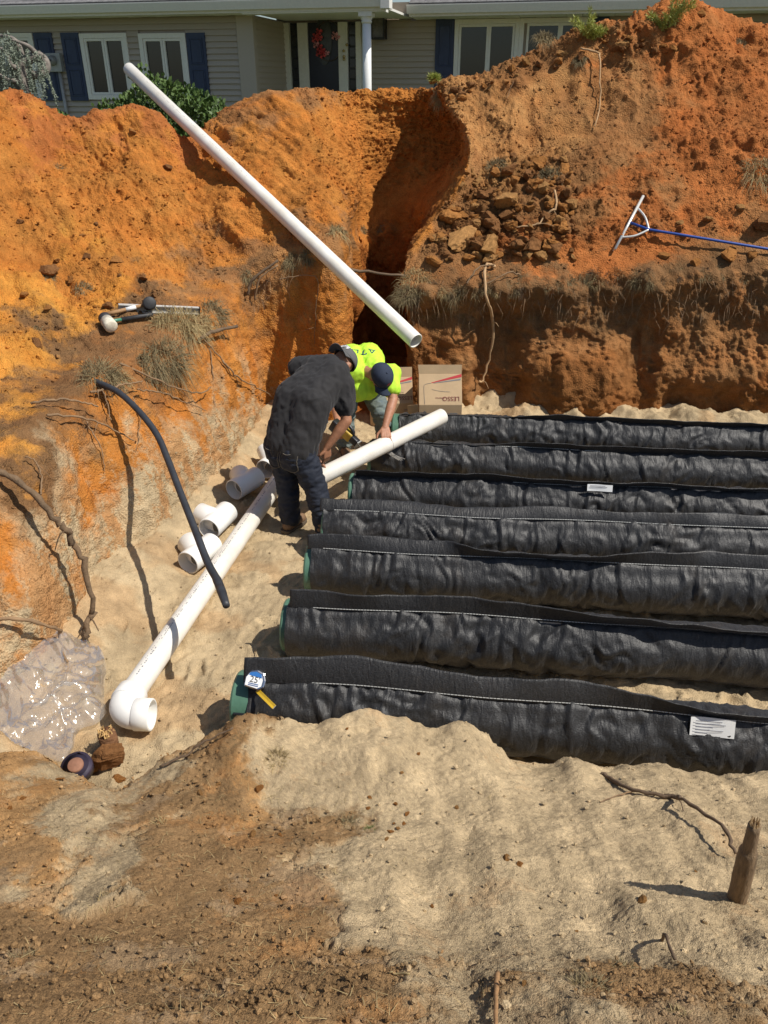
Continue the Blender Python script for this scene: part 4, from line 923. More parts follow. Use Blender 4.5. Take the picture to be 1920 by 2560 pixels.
body = [capsule(neck - unit(headc - neck) * .02, headc, .062, .058), ell(headc, (.078, .098, .115), axh), ell(headc + axh[1] * .045 - axh[2] * .055, (.055, .06, .07), axh), ell(headc + axh[1] * .105 - axh[2] * .02, (.014, .022, .024), axh)]
for sg in (1, -1): body.append(ell(headc + axh[0] * .08 * sg - axh[2] * .02 - axh[1] * .005, (.012, .022, .034), axh))
body += [capsule(shR, elR, .055, .044), capsule(elR, elR + (wrR - elR) * .35, .045, .046), capsule(elR + (wrR - elR) * .35, wrR, .046, .028)]
body += [capsule(shL, elL, .055, .044), capsule(elL, wrL, .046, .028)]
body += [capsule(hipc, mid, .09, .09), capsule(mid, neck, .09, .05), capsule(shL, shR, .05, .05)]
body += hand(wrR, (-.06, .05, -1), (.75, -.66, .0), (-.7, -.7, 0), (.35, .45), .04, 1.02, 1) + hand(wrL, (.3, .2, -.5), (0, .2, 1), (.4, -.5, 0), (.5, .5))
organic('body', body, .0062, 4, m_skA, pA, offA)
dn_ = unit(hipc - neck)
shirt = [capsule(hipc + ra * .06, mid + ra * .08, .156, .165), capsule(hipc - ra * .065, mid - ra * .09, .160, .165), capsule(mid + ra * .08, neck + ra * .07 + dn_ * .07, .165, .12), capsule(mid - ra * .09, neck - ra * .09 + dn_ * .08, .165, .12), capsule(mid, neck + dn_ * .03, .16, .095),
         capsule(shL, shR, .098, .092), capsule(shL, neck, .09, .075), capsule(shR, neck, .09, .075), capsule(mid - fa * .03 + np.array([0, 0, -.10]), hipc + fa * .06, .14, .14),
         capsule(shR, shR + (elR - shR) * .60, .090, .084), capsule(shL, shL + (elL - shL) * .6, .088, .082)]
shA = organic('shirt', shirt, .0115, 9, m_shirtA, pA, offA, .011, (8, 8, 4.5), 1)
kneeL = (hL + footL) / 2 + fa * .03 + np.array([0, 0, .04]); kneeR = (hR + footR) / 2 + fa * .06 + np.array([0, 0, .05])
up_ = np.array([0, 0, 1.])
belt = hipc - dn_ * .03
jeans = [capsule(hL - up_ * .02, kneeL, .122, .092), capsule(kneeL, footL + up_ * .10 + fa * .03, .092, .078), capsule(hR - up_ * .02, kneeR, .122, .092), capsule(kneeR, footR + up_ * .10 + fa * .03, .092, .078),
         ell(hipc - fa * .055 - up_ * .03 - ra * .07, (.115, .11, .13)), ell(hipc - fa * .055 - up_ * .03 + ra * .07, (.115, .11, .13)), capsule(belt - ra * .06, belt + ra * .06, .145, .145)]
jA = organic('jeans', jeans, .0105, 7, m_jeanA, pA, offA, .010, (6, 6, 14), 2)
for f_, kn in ((footL, kneeL), (footR, kneeR)): shoe(pA, offA, f_ - fa * .03, fa)
# back pockets and waistband stitching
trj = BVHTree.FromPolygons([tuple(v.co) for v in jA.data.vertices], [tuple(p.vertices) for p in jA.data.polygons])
def stick(pts, d, lift=.004):
    o = []
    for q in pts:
        l, n, i, dist = trj.ray_cast(Vector(np.array(q) - offA - np.array(d) * .6), Vector(d)); o.append(np.array(l) - np.array(d) * lift + offA if l is not None else np.array(q))
    return o
for sg in (-1, 1):
    pc = hipc + ra * .085 * sg - up_ * .065 - fa * .1; w_ = .072; hh = .085
    loop = [pc + ra * w_ * a + up_ * hh * b_ for a, b_ in ((-1, 1), (0, .95), (1, 1), (1, .2), (.9, -.7), (0, -1.1), (-.9, -.7), (-1, .2), (-1, 1))]
    wpart('back_pocket', MB().tube(stick(smoothpath(loop, 40), fa), .0028, 5), m_thr, jA, True)
make_capA = make_cap(pA, offA, headc + hup * .018, hup, -hface + hup * .02, m_capA, m_capA, .108)
cpA, cc, cu_, cf, cs = make_capA
# white patch above the visor
nrm = unit(cf * .9 + cu_ * .45); pc = cc + cf * .098 + cu_ * .058; xd = unit(np.cross(cu_, nrm)); yd = np.cross(nrm, xd)
b = MB(); V = []
for (x, y) in ((-.040, -.022), (.040, -.022), (.044, 0), (.040, .022), (0, .026), (-.040, .022), (-.044, 0)): V.append(pc + xd * x + yd * y + nrm * (.014 - abs(x) * .28))
b.add(V, [tuple(range(7))]); ptch = obj('patch', b.mesh('patch'), m_label, cpA); ptch.modifiers.new('t', 'SOLIDIFY').thickness = .003
tv, tf = flat_text('DEWALT', .021, pc, xd, yd, nrm, 0)
tv = [tuple(np.array(v) + nrm * (.0175 - abs((np.array(v) - pc) @ xd) * .28) + yd * .004) for v in tv]
m_prn = mat('black_print', (.012, .012, .014), .7); tag(obj('lettering', MB().add(tv, tf).mesh('lettering'), m_prn, ptch), kind='stuff')
b = MB()
for sx in (-1, 1): b.add([pc + xd * x + yd * y + nrm * (.0175 - abs(x) * .28) for x, y in ((0, -.017), (.034 * sx, -.017), (.034 * sx, -.010), (0, -.010))], [(0, 1, 2, 3) if sx > 0 else (3, 2, 1, 0)])
obj('lettering', b.mesh('lettering'), m_prn, ptch)
# ---- the man in the bright yellow-green shirt, bending towards the viewer
fb = unit((.18, -.98, 0)); rb = np.array([-fb[1], fb[0], 0]) * -1     # his right is on the picture's left
rb = unit((-.98, -.18, 0))
hipB = P(888, 905, 7.5); hipB[2] = -.74
neckB = P(912, 928, 6.92); headB = P(952, 940, 6.80); 
sR = P(834, 962, 6.98); sL = P(975, 935, 6.90)
midB = (hipB + neckB) / 2 + np.array([0, 0, .07])
offB = np.array([hipB[0], hipB[1], FLOOR])
pB = thing('person', 'person in bright yellow-green T-shirt and navy cap leaning on the pipe', 'person', offB)
hupB = unit((.36, -.62, .40)); hfB = unit((.28, -.25, -.95))
axb = np.stack([np.cross(hupB, hfB), hfB - hupB * (hupB @ hfB), hupB]); axb /= np.linalg.norm(axb, axis=1)[:, None]
pipe_at = lambda px: min((np.linalg.norm(0), 0) for _ in (0,))
t_ = .50; onp = ha + (hb - ha) * .57                       # place on the held pipe under his palm
wL = onp + np.array([-.035, .045, PR + .055]); eL = P(978, 1015, 6.86)
eL = sL + (wL - sL) * .5 + np.array([.05, .02, .0])
tool = ha + (hb - ha) * .40 + np.array([-.05, .18, .06]); wR = P(846, 1062, 6.62); eR = P(838, 1015, 6.9)
body = [capsule(neckB, headB, .065, .06), ell(headB, (.080, .100, .118), axb), ell(headB + axb[1] * .045 - axb[2] * .06, (.058, .062, .07), axb), ell(headB + axb[1] * .107 - axb[2] * .02, (.014, .022, .024), axb)]
for sg in (1, -1): body.append(ell(headB + axb[0] * .082 * sg - axb[2] * .03 - axb[1] * .005, (.013, .023, .035), axb))
body += [capsule(sL, eL, .056, .044), capsule(eL, eL + (wL - eL) * .35, .045, .045), capsule(eL + (wL - eL) * .35, wL, .045, .029), capsule(sR, eR, .056, .044), capsule(eR, wR, .045, .029)]
body += [capsule(hipB, midB, .09, .09), capsule(midB, neckB, .09, .06), capsule(sL, sR, .05, .05)]
body += hand(wL, (.10, -.75, -.55), (.1, -.55, .8), (-1, -.1, 0), (.25, .30), .12, 1.12, 1) + hand(wR, (.35, -.3, -.6), (.2, -.5, .5), (.8, .3, 0), (.8, .9))
organic('body', body, .0062, 4, m_skB, pB, offB)
shirt = [capsule(hipB + rb * .07, midB + rb * .085, .140, .150), capsule(hipB - rb * .07, midB - rb * .085, .140, .150), capsule(midB + rb * .08, neckB + rb * .09, .150, .105), capsule(midB - rb * .08, neckB - rb * .09, .150, .105),
         capsule(sL, sR, .098, .098), capsule(sL, sL + (eL - sL) * .52, .092, .086), capsule(sR, sR + (eR - sR) * .5, .092, .09), capsule(midB - up_ * .10, hipB - up_ * .08, .14, .15), capsule(midB - up_ * .14 - rb * .06, neckB - up_ * .17 - rb * .03, .13, .10), capsule(midB - up_ * .16 + rb * .06, neckB - up_ * .17 + rb * .05, .13, .11)]
sB = organic('shirt', shirt, .0115, 9, m_shirtB, pB, offB, .013, (7, 7, 4.5), 3)
ftL = np.array([.02, 7.34, 0]); ftR = F(862, 1140); ftR[1] = 7.2
for q in (ftL, ftR): q[2] = floor_z(q[0], q[1])
hBL = hipB - rb * .10 - up_ * .08; hBR = hipB + rb * .10 - up_ * .08
knL = (hBL + ftL) / 2 + fb * .14 + np.array([.02, 0, .04]); knR = (hBR + ftR) / 2 + fb * .12
jeans = [capsule(hBL, knL, .118, .088), capsule(knL, ftL + up_ * .1, .088, .072), capsule(hBR, knR, .118, .088), capsule(knR, ftR + up_ * .1, .088, .072), ell(hipB - fb * .08 - rb * .07, (.12, .13, .13)), ell(hipB - fb * .08 + rb * .07, (.12, .13, .13)), capsule(hipB - rb * .07, hipB + rb * .07, .13, .13)]
organic('jeans', jeans, .0105, 7, m_jeanB, pB, offB, .014, (6, 6, 12), 4)
for q in (ftL, ftR): shoe(pB, offB, q - fb * .03, fb)
cpB, cc, cu_, cf, cs = make_cap(pB, offB, headB + hupB * .018, hupB, hfB + hupB * .03, m_capB, m_capB, .110)
b = MB(); nrm = unit(cf * .8 + cu_ * .6); xd = unit(np.cross(cu_, nrm)); yd = np.cross(nrm, xd); pc = cc + cf * .096 + cu_ * .060 + nrm * .016
for k in range(7): a = math.pi * (k + .5) / 7; b.add([pc - nrm * .004, pc + xd * .020 * math.cos(a - .16) + yd * .022 * math.sin(a - .16), pc + xd * .026 * math.cos(a) + yd * .03 * math.sin(a), pc + xd * .020 * math.cos(a + .16) + yd * .022 * math.sin(a + .16)], [(0, 1, 2, 3)])
obj('emblem', b.mesh('emblem'), mat('red_emblem', (.35, .03, .04), .7), cpB)
trs = BVHTree.FromPolygons([tuple(v.co) for v in sB.data.vertices], [tuple(p.vertices) for p in sB.data.polygons]); d_ = ray(893, 879)
l_, n_, i_, ds_ = trs.ray_cast(Vector(np.array([0, 0, EYE]) - offB), Vector(d_ / np.linalg.norm(d_)))
if l_ is not None:
    nr = np.array(n_); nr = nr if nr @ d_ < 0 else -nr; xx_ = unit(np.array([-1, -.1, 0]) - nr * (np.array([-1, -.1, 0]) @ nr)); obj('lettering', wrap_text(sB, 'ATLAS', .115, np.array(l_), xx_, np.cross(nr, xx_), nr, .003), mat('navy_print', (.03, .06, .12), .8), sB)
# reciprocating saw in his right hand
sw = thing('power_saw', 'black and yellow power saw in the hand beside the pipe', 'power tool', wR + np.array([.05, -.03, -.10]))
m_yel = mat('tool_yellow', (.52, .34, .045), .5, .15, 20); o = wR + np.array([.06, -.05, -.05]); d1 = unit((.42, -.25, -.30)); sz = np.array([0, 0, 1.])
s1 = unit(np.cross(d1, sz)); u1 = np.cross(s1, d1)
def obb(c, ax, h):
    V = [np.array(c) + ax[0] * h[0] * x + ax[1] * h[1] * y + ax[2] * h[2] * z for x in (-1, 1) for y in (-1, 1) for z in (-1, 1)]
    return MB().add(V, [(0, 1, 3, 2), (6, 7, 5, 4), (4, 5, 1, 0), (2, 3, 7, 6), (0, 2, 6, 4), (5, 7, 3, 1)])
wpart('motor_housing', obb(o, (d1, s1, u1), (.085, .034, .045)), m_yel, sw, True, .014)
wpart('gear_case', obb(o + d1 * .115, (d1, s1, u1), (.045, .028, .034)), m_black, sw, True, .012)
wpart('battery', obb(o - d1 * .10 - u1 * .02, (d1, s1, u1), (.045, .04, .055)), m_black, sw, True, .012)
wpart('handle', MB().tube(smoothpath([o - d1 * .06 + u1 * .04, o - d1 * .02 + u1 * .085, o + d1 * .06 + u1 * .07, o + d1 * .08 + u1 * .03], 12), .017, 10), m_black, sw, True)
wpart('shoe_plate', obb(o + d1 * .165 - u1 * .01, (d1, s1, u1), (.006, .032, .04)), m_grey, sw, False, .004)
wpart('blade', obb(o + d1 * .23 - u1 * .01, (d1, s1, u1), (.07, .0012, .009)), m_grey, sw)
# ------------------------------------------------------------------ things lying about
cartonm = mat('brown_cardboard', (.46, .325, .19), .85, .08, 6, .1, 120)
m_red = mat('red_print', (.42, .022, .03), .7, .1); m_gp = mat('grey_print2', (.18, .18, .19), .7, .1); m_mar = mat('maroon_print', (.16, .02, .02), .7)
def carton(x0, x1, D, zb, edge, top, label, flap=.09, rot=0.0):
    """open carton tipped back: front panel, slanted face with print, standing flap; x from picture columns at distance D"""
    X0 = P(x0, 1000, D)[0]; X1 = P(x1, 1000, D)[0]; W = X1 - X0; A = np.array([X0, D, zb])
    t = thing('carton', label, 'box', A, (0, 0, rot), group=None)
    h1 = edge - zb; up = np.array([0, top[0], top[1]]) - np.array([0, D, edge]); L = np.linalg.norm(up); u = up / L; n = np.array([0, -u[2], u[1]])
    b = MB(); yz = [(0, 0), (0, h1), (top[0] - D, top[1] - zb), (top[0] - D + .30, top[1] - zb - .22), (.42, 0)]
    V = [(x, y, z) for x in (0, W) for y, z in yz]; b.add(V, [(0, 1, 2, 3, 4), (9, 8, 7, 6, 5), (0, 5, 6, 1), (1, 6, 7, 2), (2, 7, 8, 3), (3, 8, 9, 4), (4, 9, 5, 0)])
    obj('carton_body', b.mesh('carton_body', False, .004), cartonm, t)
    e = np.array([0, 0, h1]); q = lambda x, s, l=.003: e + np.array([x, 0, 0]) + u * s + n * l
    b = MB().add([q(0, L, .0) + np.array([0, .002, -.004]), q(W, L, .0) + np.array([0, .002, -.004]), q(W * 1.0, L) + np.array([.0, .03, flap]), q(-.01, L) + np.array([-.0, .03, flap])], [(0, 1, 2, 3)])
    fl = obj('top_flap', b.mesh('top_flap'), cartonm, t); fl.modifiers.new('t', 'SOLIDIFY').thickness = .005
    b = MB().add([(-.004, .01, .0), (-.006, .012, h1), (-.12, .06, h1 - .03), (-.11, .06, .0)], [(0, 1, 2, 3)]); fl = obj('side_flap', b.mesh('side_flap'), cartonm, t); fl.modifiers.new('t', 'SOLIDIFY').thickness = .005
    # print on the slanted face
    p2 = lambda a, s: q(W * a, L * s)
    obj('red_stripe', MB().add([p2(.28, .70), p2(.995, .90), p2(.995, 1.0), p2(.30, .725)], [(0, 1, 2, 3)]).mesh('red_stripe'), m_red, t)
    obj('grey_stripe', MB().add([p2(.34, .695), p2(.975, .80), p2(.975, .85), p2(.34, .705)], [(0, 1, 2, 3)]).mesh('grey_stripe'), m_gp, t)
    ln = smoothpath([p2(.13, .02), p2(.115, .55), p2(.15, .66), p2(.28, .70)], 16); obj('print_line', MB().tube(ln, .0016, 4).mesh('print_line'), m_gp, t)
    ln = smoothpath([p2(.3, .50), p2(.5, .44), p2(.72, .42)], 10); obj('print_line', MB().tube(ln, .0013, 4).mesh('print_line'), m_gp, t)
    for (s_, size, a) in (('LESSO', L * .20, .74), ('America', L * .085, .49)):
        tv, tf = flat_text(s_, size, p2(a, .20 if s_ == 'LESSO' else .215), (-1, 0, 0), -u, n, .001); obj('lettering', MB().add(tv, tf).mesh('lettering'), m_mar, t)
    for r_ in range(4): obj('print_line', MB().box((W * .72, -.004, h1 * (.35 + .12 * r_)), (W * .90, -.001, h1 * (.38 + .12 * r_))).mesh('print_line'), m_gp, t)
    return t
carton(1048, 1156, 7.72, FLOOR, -1.255, (7.92, -.985), 'brown cardboard box in full sun, with a red stripe and upside-down lettering')
carton(952, 1034, 7.95, FLOOR, -1.33, (8.15, -1.10), 'brown cardboard box partly in shadow behind the yellow-shirted person', .10, .06)
# rake
m_alu = mat('bare_aluminium', (.72, .71, .66), .38, .08, 10, metal=.4); m_blue = mat('blue_handle', (.02, .07, .32), .4, .1, 12)
r0 = hit(1534, 634)[0] + np.array([0, -.03, .05]); r1 = hit(1604, 504)[0] + np.array([0, -.03, .06]); rk = thing('landscape_rake', 'landscape rake with white metal head and blue handle on the right bank', 'rake', r0)
wpart('rake_head', MB().tube([r0, r1], .016, 8), m_alu, rk, True)
rd = (r1 - r0); rl = np.linalg.norm(rd); rdn = rd / rl; tdir = unit(np.cross(rdn, (0, -.5, 1))) * -1
tb = MB()
for k in range(26): q = r0 + rd * (k + .5) / 26; tb.tube([q, q + tdir * .02 + np.array([0, .01, -.035])], .004, 5)
wpart('teeth', tb, m_alu, rk)
jn = P(1622, 574, np.linalg.norm(r0[1] * .5 + r1[1] * .5) - .12)
for f_ in (.22, .78): q_ = r0 + rd * f_; wpart('brace', MB().tube(smoothpath([q_, q_ * .45 + jn * .55 + rd * (f_ - .5) * .18, jn], 12), .012, 8), m_alu, rk, True)
he = hit(1915, 634)[0] + np.array([0, -.02, .05]); hd = unit(he - jn)
wpart('handle', MB().tube([r0 + rd * .5, jn, he, he + hd * .5], .014, 10), m_blue, rk, True)
# level and two mallets on the left ledge
def on(px, py, up=.02): l, n = hit(px, py); return l + np.array([0, 0, up])
l0 = on(298, 783, .05); l1 = on(498, 790, .05); lv = thing('spirit_level', 'aluminium spirit level lying on the left ledge behind the mallets', 'level', l0)
ld = unit(l1 - l0); lu = unit(np.array([0, -.1, 1.]) - ld * (np.array([0, -.1, 1.]) @ ld)); ls = np.cross(ld, lu); lc = (l0 + l1) / 2; hl = np.linalg.norm(l1 - l0) / 2
wpart('web', obb(lc, (ld, ls, lu), (hl, .004, .026)), m_grey, lv); wpart('rail', obb(lc + lu * .030, (ld, ls, lu), (hl, .018, .005)), m_alu, lv, False, .002); wpart('rail', obb(lc - lu * .030, (ld, ls, lu), (hl, .018, .005)), m_alu, lv, False, .002)
wpart('end_cap', obb(lc + ld * (hl + .006), (ld, ls, lu), (.006, .020, .037)), m_black, lv, False, .003)
m_wood = mat('worn_wood', (.34, .19, .085), .7, .25, 8, .1, 60, stretch=(1, 6, 6)); m_rub = mat('black_rubber', (.028, .028, .030), .6, .3, 20, .1, 60)
h0 = on(268, 800, .05); h1 = on(376, 784, .09); ml = thing('rubber_mallet', 'black rubber mallet with a wooden handle across the level', 'mallet', h0)
wpart('handle', MB().tube([h0, h0 + (h1 - h0) * .3, h0 + (h1 - h0) * .7, h1], [.021, .019, .016, .016], 12), m_wood, ml, True)
hx = unit((.30, -.75, .25)); wpart('head', MB().tube([h1 - hx * .095, h1 - hx * .088, h1 - hx * .06, h1, h1 + hx * .06, h1 + hx * .088, h1 + hx * .095], [.048, .058, .060, .058, .060, .058, .048], 24), m_rub, ml, True)
wpart('sticker', MB().tube([h0 + (h1 - h0) * .45, h0 + (h1 - h0) * .68], .0195, 12), m_label, ml, True)
g0 = on(272, 824, .07); g1 = on(384, 800, .05); m2_ = thing('fibreglass_mallet', 'mallet with pale dusty head and green handle in front of the level', 'mallet', g0)
wpart('handle', MB().tube([g0, g0 + (g1 - g0) * .35], .015, 12), mat('green_fibreglass', (.06, .22, .15), .4, .15, 20), m2_, True); wpart('grip', MB().tube([g0 + (g1 - g0) * .30, g0 + (g1 - g0) * .95, g1], [.020, .021, .016], 12), m_rub, m2_, True)
gx = unit((.45, -.65, -.18)); m_pal = mat('pale_rubber', (.60, .55, .44), .8, .35, 26)
wpart('head', MB().tube([g0 - gx * .02, g0 + gx * .05, g0 + gx * .095, g0 + gx * .105], [.056, .058, .058, .045], 24), m_pal, m2_, True); wpart('head', MB().tube([g0 - gx * .09, g0 - gx * .08, g0 - gx * .02], [.045, .056, .057], 24), m_rub, m2_, True)
# tape measure on the nearest tube
tp = P(640, 1702, 3.30); tm = thing('tape_measure', 'silver tape measure with a blue and white 25 foot label', 'tape measure', tp)
m_chr = mat('chrome', (.62, .62, .62), .18, .05, 10, metal=1.0); nT = unit((.05, -.72, .69)); xT = unit((1, -.12, -.20)); xT = unit(xT - nT * (xT @ nT)); yT = np.cross(nT, xT)
b = MB(); out = [(-.055, -.042), (.030, -.050), (.055, -.030), (.056, .010), (.040, .046), (.0, .058), (-.038, .046), (-.058, .01)]
for zz in (-.028, .028): b.v += [tuple(tp + xT * x + yT * y + nT * zz) for x, y in out]
b.f = [tuple(range(8))[::-1], tuple(range(8, 16))] + [(i, (i + 1) % 8, 8 + (i + 1) % 8, 8 + i) for i in range(8)]
wpart('case', b, m_chr, tm, False, .008); k_ = .80
b = MB().add([tp + xT * x * k_ - xT * .006 + yT * y * k_ + nT * .0295 for x, y in out], [tuple(range(8))]); wpart('label', b, m_label, tm)
b = MB().add([tp + xT * x * k_ - xT * .006 + yT * (y * k_) + nT * .0305 for x, y in ((.047, .022), (.040, .046), (.0, .058), (-.038, .046), (-.045, .028))], [(0, 1, 2, 3, 4)]); wpart('blue_band', b, mat('blue_print', (.02, .14, .42), .5), tm)
tv, tf = flat_text("25'", .048, tp - xT * .004 + yT * .002, xT, yT, nT, .0310); wpart('lettering', MB().add(tv, tf), m_prn, tm)
b = MB()
for yy in (-.022, -.031): b.add([tp + xT * x + yT * y + nT * .0308 for x, y in ((-.034, yy), (.022, yy), (.022, yy + .005), (-.034, yy + .005))], [(0, 1, 2, 3)])
wpart('print_line', b, mat('blue_print2', (.04, .1, .25), .5), tm)
bs = tp + xT * .018 - yT * .046; be = P(686, 1768, 3.12); b = MB(); sdv = unit(np.cross(be - bs, nT)) * .0125
for k in range(9): f_ = k / 8; c_ = bs + (be - bs) * f_ + nT * .01 * math.sin(f_ * 3.1); b.v += [tuple(c_ - sdv), tuple(c_ - nT * .003), tuple(c_ + sdv)]
for k in range(8):
    for j in (0, 1): b.f.append((k * 3 + j, k * 3 + j + 1, k * 3 + j + 4, k * 3 + j + 3))
bl = wpart('blade', b, mat('yellow_blade', (.66, .42, .03), .4, .1, 60), tm); bl.modifiers.new('t', 'SOLIDIFY').thickness = .001
wpart('hook', obb(be - nT * .008, (unit(be - bs), unit(sdv), nT), (.0015, .011, .012)), m_alu, tm)
# clear plastic bag
poly = [(14,1872),(25,1800),(41,1778),(78,1740),(120,1701),(173,1655),(217,1637),(250,1637),(267,1670),(264,1715),(262,1754),(268,1790),(243,1817),(212,1826),(193,1845),(185,1877),(157,1911),(108,1897),(72,1890),(40,1884)]
pw = np.array([F(x, y, FLOOR + .03) for x, y in poly]); nb = 170
pc_ = np.vstack([pw, pw[:1]]); bt = cr(pc_, np.linspace(0, len(pw), nb, endpoint=False)); ctr = pw.mean(0); rings = 40; V = []
for i in range(rings + 1):
    f_ = 1 - i / rings; V.append(ctr + (bt - ctr) * f_)
V = np.concatenate(V); rr = np.repeat(1 - np.arange(rings + 1) / rings, nb)
cr1 = 1 - np.abs(perlin(V * 6, 601)) * 3.0; cr2 = fbm(V * 3, 2, 603); wa, wc = worley(V * np.array([9, 9, 1]), 605); cr3 = 1 - np.abs(perlin(V * 17 + wc[:, None], 607)) * 2.6
V[:, 2] = FLOOR + .05 + (.09 * np.clip(1 - rr ** 2.2, 0, 1) ** .7 + (.060 * cr1 + .05 * cr2 + .022 * cr3) * np.clip(1.15 - rr, 0, 1))
gz = np.array([floor_z(x, y) for x, y in V[:, :2]]); V[:, 2] = np.maximum(V[:, 2], gz + .012)
lw_ = -2.17 + (V[:, 1] - 3.47) * .19; V[:, 2] += np.clip(lw_ + .12 - V[:, 0], 0, 1) * 1.1
idx = np.arange((rings + 1) * nb).reshape(rings + 1, nb); i2 = np.roll(idx, -1, 1); Q = np.stack([idx[:-1], i2[:-1], i2[1:], idx[1:]], -1).reshape(-1, 4)
mb_ = bpy.data.materials.new('clear_film'); mb_.use_nodes = True; t = mb_.node_tree; t.nodes.clear()
o_ = N(t, 'ShaderNodeOutputMaterial'); tr_ = N(t, 'ShaderNodeBsdfTransparent'); tr_.inputs[0].default_value = (.93, .93, .92, 1); gl = N(t, 'ShaderNodeBsdfGlossy'); gl.inputs['Roughness'].default_value = .15; gl.inputs[0].default_value = (1, .98, .95, 1)
df = N(t, 'ShaderNodeBsdfTranslucent'); df.inputs[0].default_value = (.8, .8, .8, 1); d2 = N(t, 'ShaderNodeBsdfDiffuse'); d2.inputs[0].default_value = (.75, .75, .75, 1)
fr = N(t, 'ShaderNodeFresnel'); fr.inputs[0].default_value = 1.5; mA = N(t, 'ShaderNodeMixShader'); mB = N(t, 'ShaderNodeMixShader'); mC = N(t, 'ShaderNodeMixShader')
fa_ = N(t, 'ShaderNodeMath', operation='MULTIPLY_ADD'); fa_.inputs[1].default_value = .42; fa_.inputs[2].default_value = .03; t.links.new(fr.outputs[0], fa_.inputs[0])
t.links.new(df.outputs[0], mC.inputs[1]); t.links.new(d2.outputs[0], mC.inputs[2]); mC.inputs[0].default_value = .5; mA.inputs[0].default_value = .27
t.links.new(tr_.outputs[0], mA.inputs[1]); t.links.new(mC.outputs[0], mA.inputs[2]); t.links.new(fa_.outputs[0], mB.inputs[0]); t.links.new(mA.outputs[0], mB.inputs[1]); t.links.new(gl.outputs[0], mB.inputs[2]); t.links.new(mB.outputs[0], o_.inputs[0])
bo = V.mean(0); bo[2] = V[:, 2].min(); bg_ = obj('plastic_bag', mesh_np('plastic_bag', V - bo, Q), mb_); bg_.location = bo; tag(bg_, 'crumpled clear plastic bag lying on the sand by the elbow', 'bag')
# ------------------------------------------------------------------ hose, roots, sticks
m_root = mat('bare_root', (.235, .145, .075), .85, .3, 10, .3, 60, stretch=(1, 1, 1)); m_pale = mat('pale_root', (.43, .27, .135), .85, .25, 10, .3, 60); m_rootd = mat('dark_root', (.13, .085, .05), .9, .3, 12, .3, 60); m_hose = mat('black_hose', (.035, .037, .042), .5, .3, 6, .15, 50)
m_straw = mat('dry_grass', (.36, .27, .125), .85, .35, 6); m_sod = mat('sod_grass', (.22, .17, .085), .9, .35, 6); m_fresh = mat('fresh_grass', (.10, .15, .03), .8, .3, 6)
m_bk0 = mat('root_bark', (.19, .12, .065), .9, .4, 14, .7, 60, col2=(.10, .065, .035))
def path(pts):
    out = []
    for q in pts:
        l, n = hit(q[0], q[1]); o = q[2] if len(q) > 2 else .015; out.append(l + n * o)
    return np.array(out)
def root(pts, r, label, m=None, r2=None, n=28, kink=.006, name='root', group=None, twigs=0):
    """bare root or stick following the ground seen at these pixels, third value = clearance from the soil"""
    p_ = path(pts) if len(pts[0]) < 4 else np.array([P(*q[:3]) for q in pts])
    c = smoothpath(p_, n); c[1:-1] += np.array([[random.gauss(0, kink) for _ in range(3)] for _ in range(n - 2)]); rad = np.linspace(r, r2 if r2 else r * .5, n) * (1 + .2 * np.array([random.uniform(-1, 1) for _ in range(n)]))
    b = MB().tube(c, rad, 8)
    for k in range(twigs):
        i = random.randint(3, n - 4); d = unit(np.array([random.gauss(0, 1), random.gauss(0, .6), random.gauss(-.3, .6)])); L = random.uniform(.08, .22)
        b.tube(smoothpath([c[i], c[i] + d * L * .5 + np.array([0, 0, random.uniform(-.03, .03)]), c[i] + d * L + np.array([0, 0, -.05])], 7), np.linspace(r * .35, r * .15, 7), 5)
    return single(name, b, m or m_root, label, 'root' if name == 'root' else ('stick' if name == 'stick' else 'hose'), group, True, base=c[0])
hz = [(232,951,5.95,0),(295,980,5.72,0),(350,1031,5.5,0),(392,1086,5.3,0),(418,1145,5.08,0),(447,1221,4.78,0),(485,1318,4.42,0),(519,1406,4.08,0),(544,1453,3.90,0),(566,1514,3.66,0)]
c = smoothpath(np.array([P(*q[:3]) for q in hz]), 60); hs = thing('black_hose', 'black plastic hose jutting from the left ledge down across the white pipe', 'hose', c[0])
wpart('hose_wall', MB().tube(c[:56], np.where(np.arange(56) > 51, .027, .024), 14), m_hose, hs, True); wpart('hose_end', MB().tube(c[54:], [.027, .028, .026, .024, .022, .021], 14), m_hose, hs, True)
root([(-30,1190,.03),(0,1208,.10),(42,1250,.16),(84,1292,.2),(114,1343,.22),(135,1362,.22),(143,1432,.2),(160,1500,.2),(172,1545,.18),(211,1609,.05)], .020, 'thick bare root curving down the sandy left wall to the floor', m=m_bk0, r2=.019, n=46, kink=.009, twigs=3)
root([(-20,1540,.02),(0,1543,.06),(55,1552,.10),(110,1565,.10),(143,1602,.05),(169,1657,.02)], .014, 'slim root above the plastic bag', r2=.006)
grp = 'thin roots hanging out of the left wall'; rootl = ['root sweeping right under the hanging sod of the left ledge', 'short root crossing behind the top of the black hose', 'thin root pointing right from the top of the hose', 'stout root lying along the dark soil left of the hose', 'root running down from the dark soil onto the pale sand', 'root slanting down the orange wall behind the dark-shirted person',
 'root hanging from the cut stick past the spirit level', 'rootlet hanging beside the top of the hose', 'hair-thin root hanging over the pale sand right of the hose', 'rootlet below the stout root in the dark soil', 'thin root down the left corner of the trench', 'hair-thin root down the orange wall under the level', 'short twig at the bend of the thick bare root']
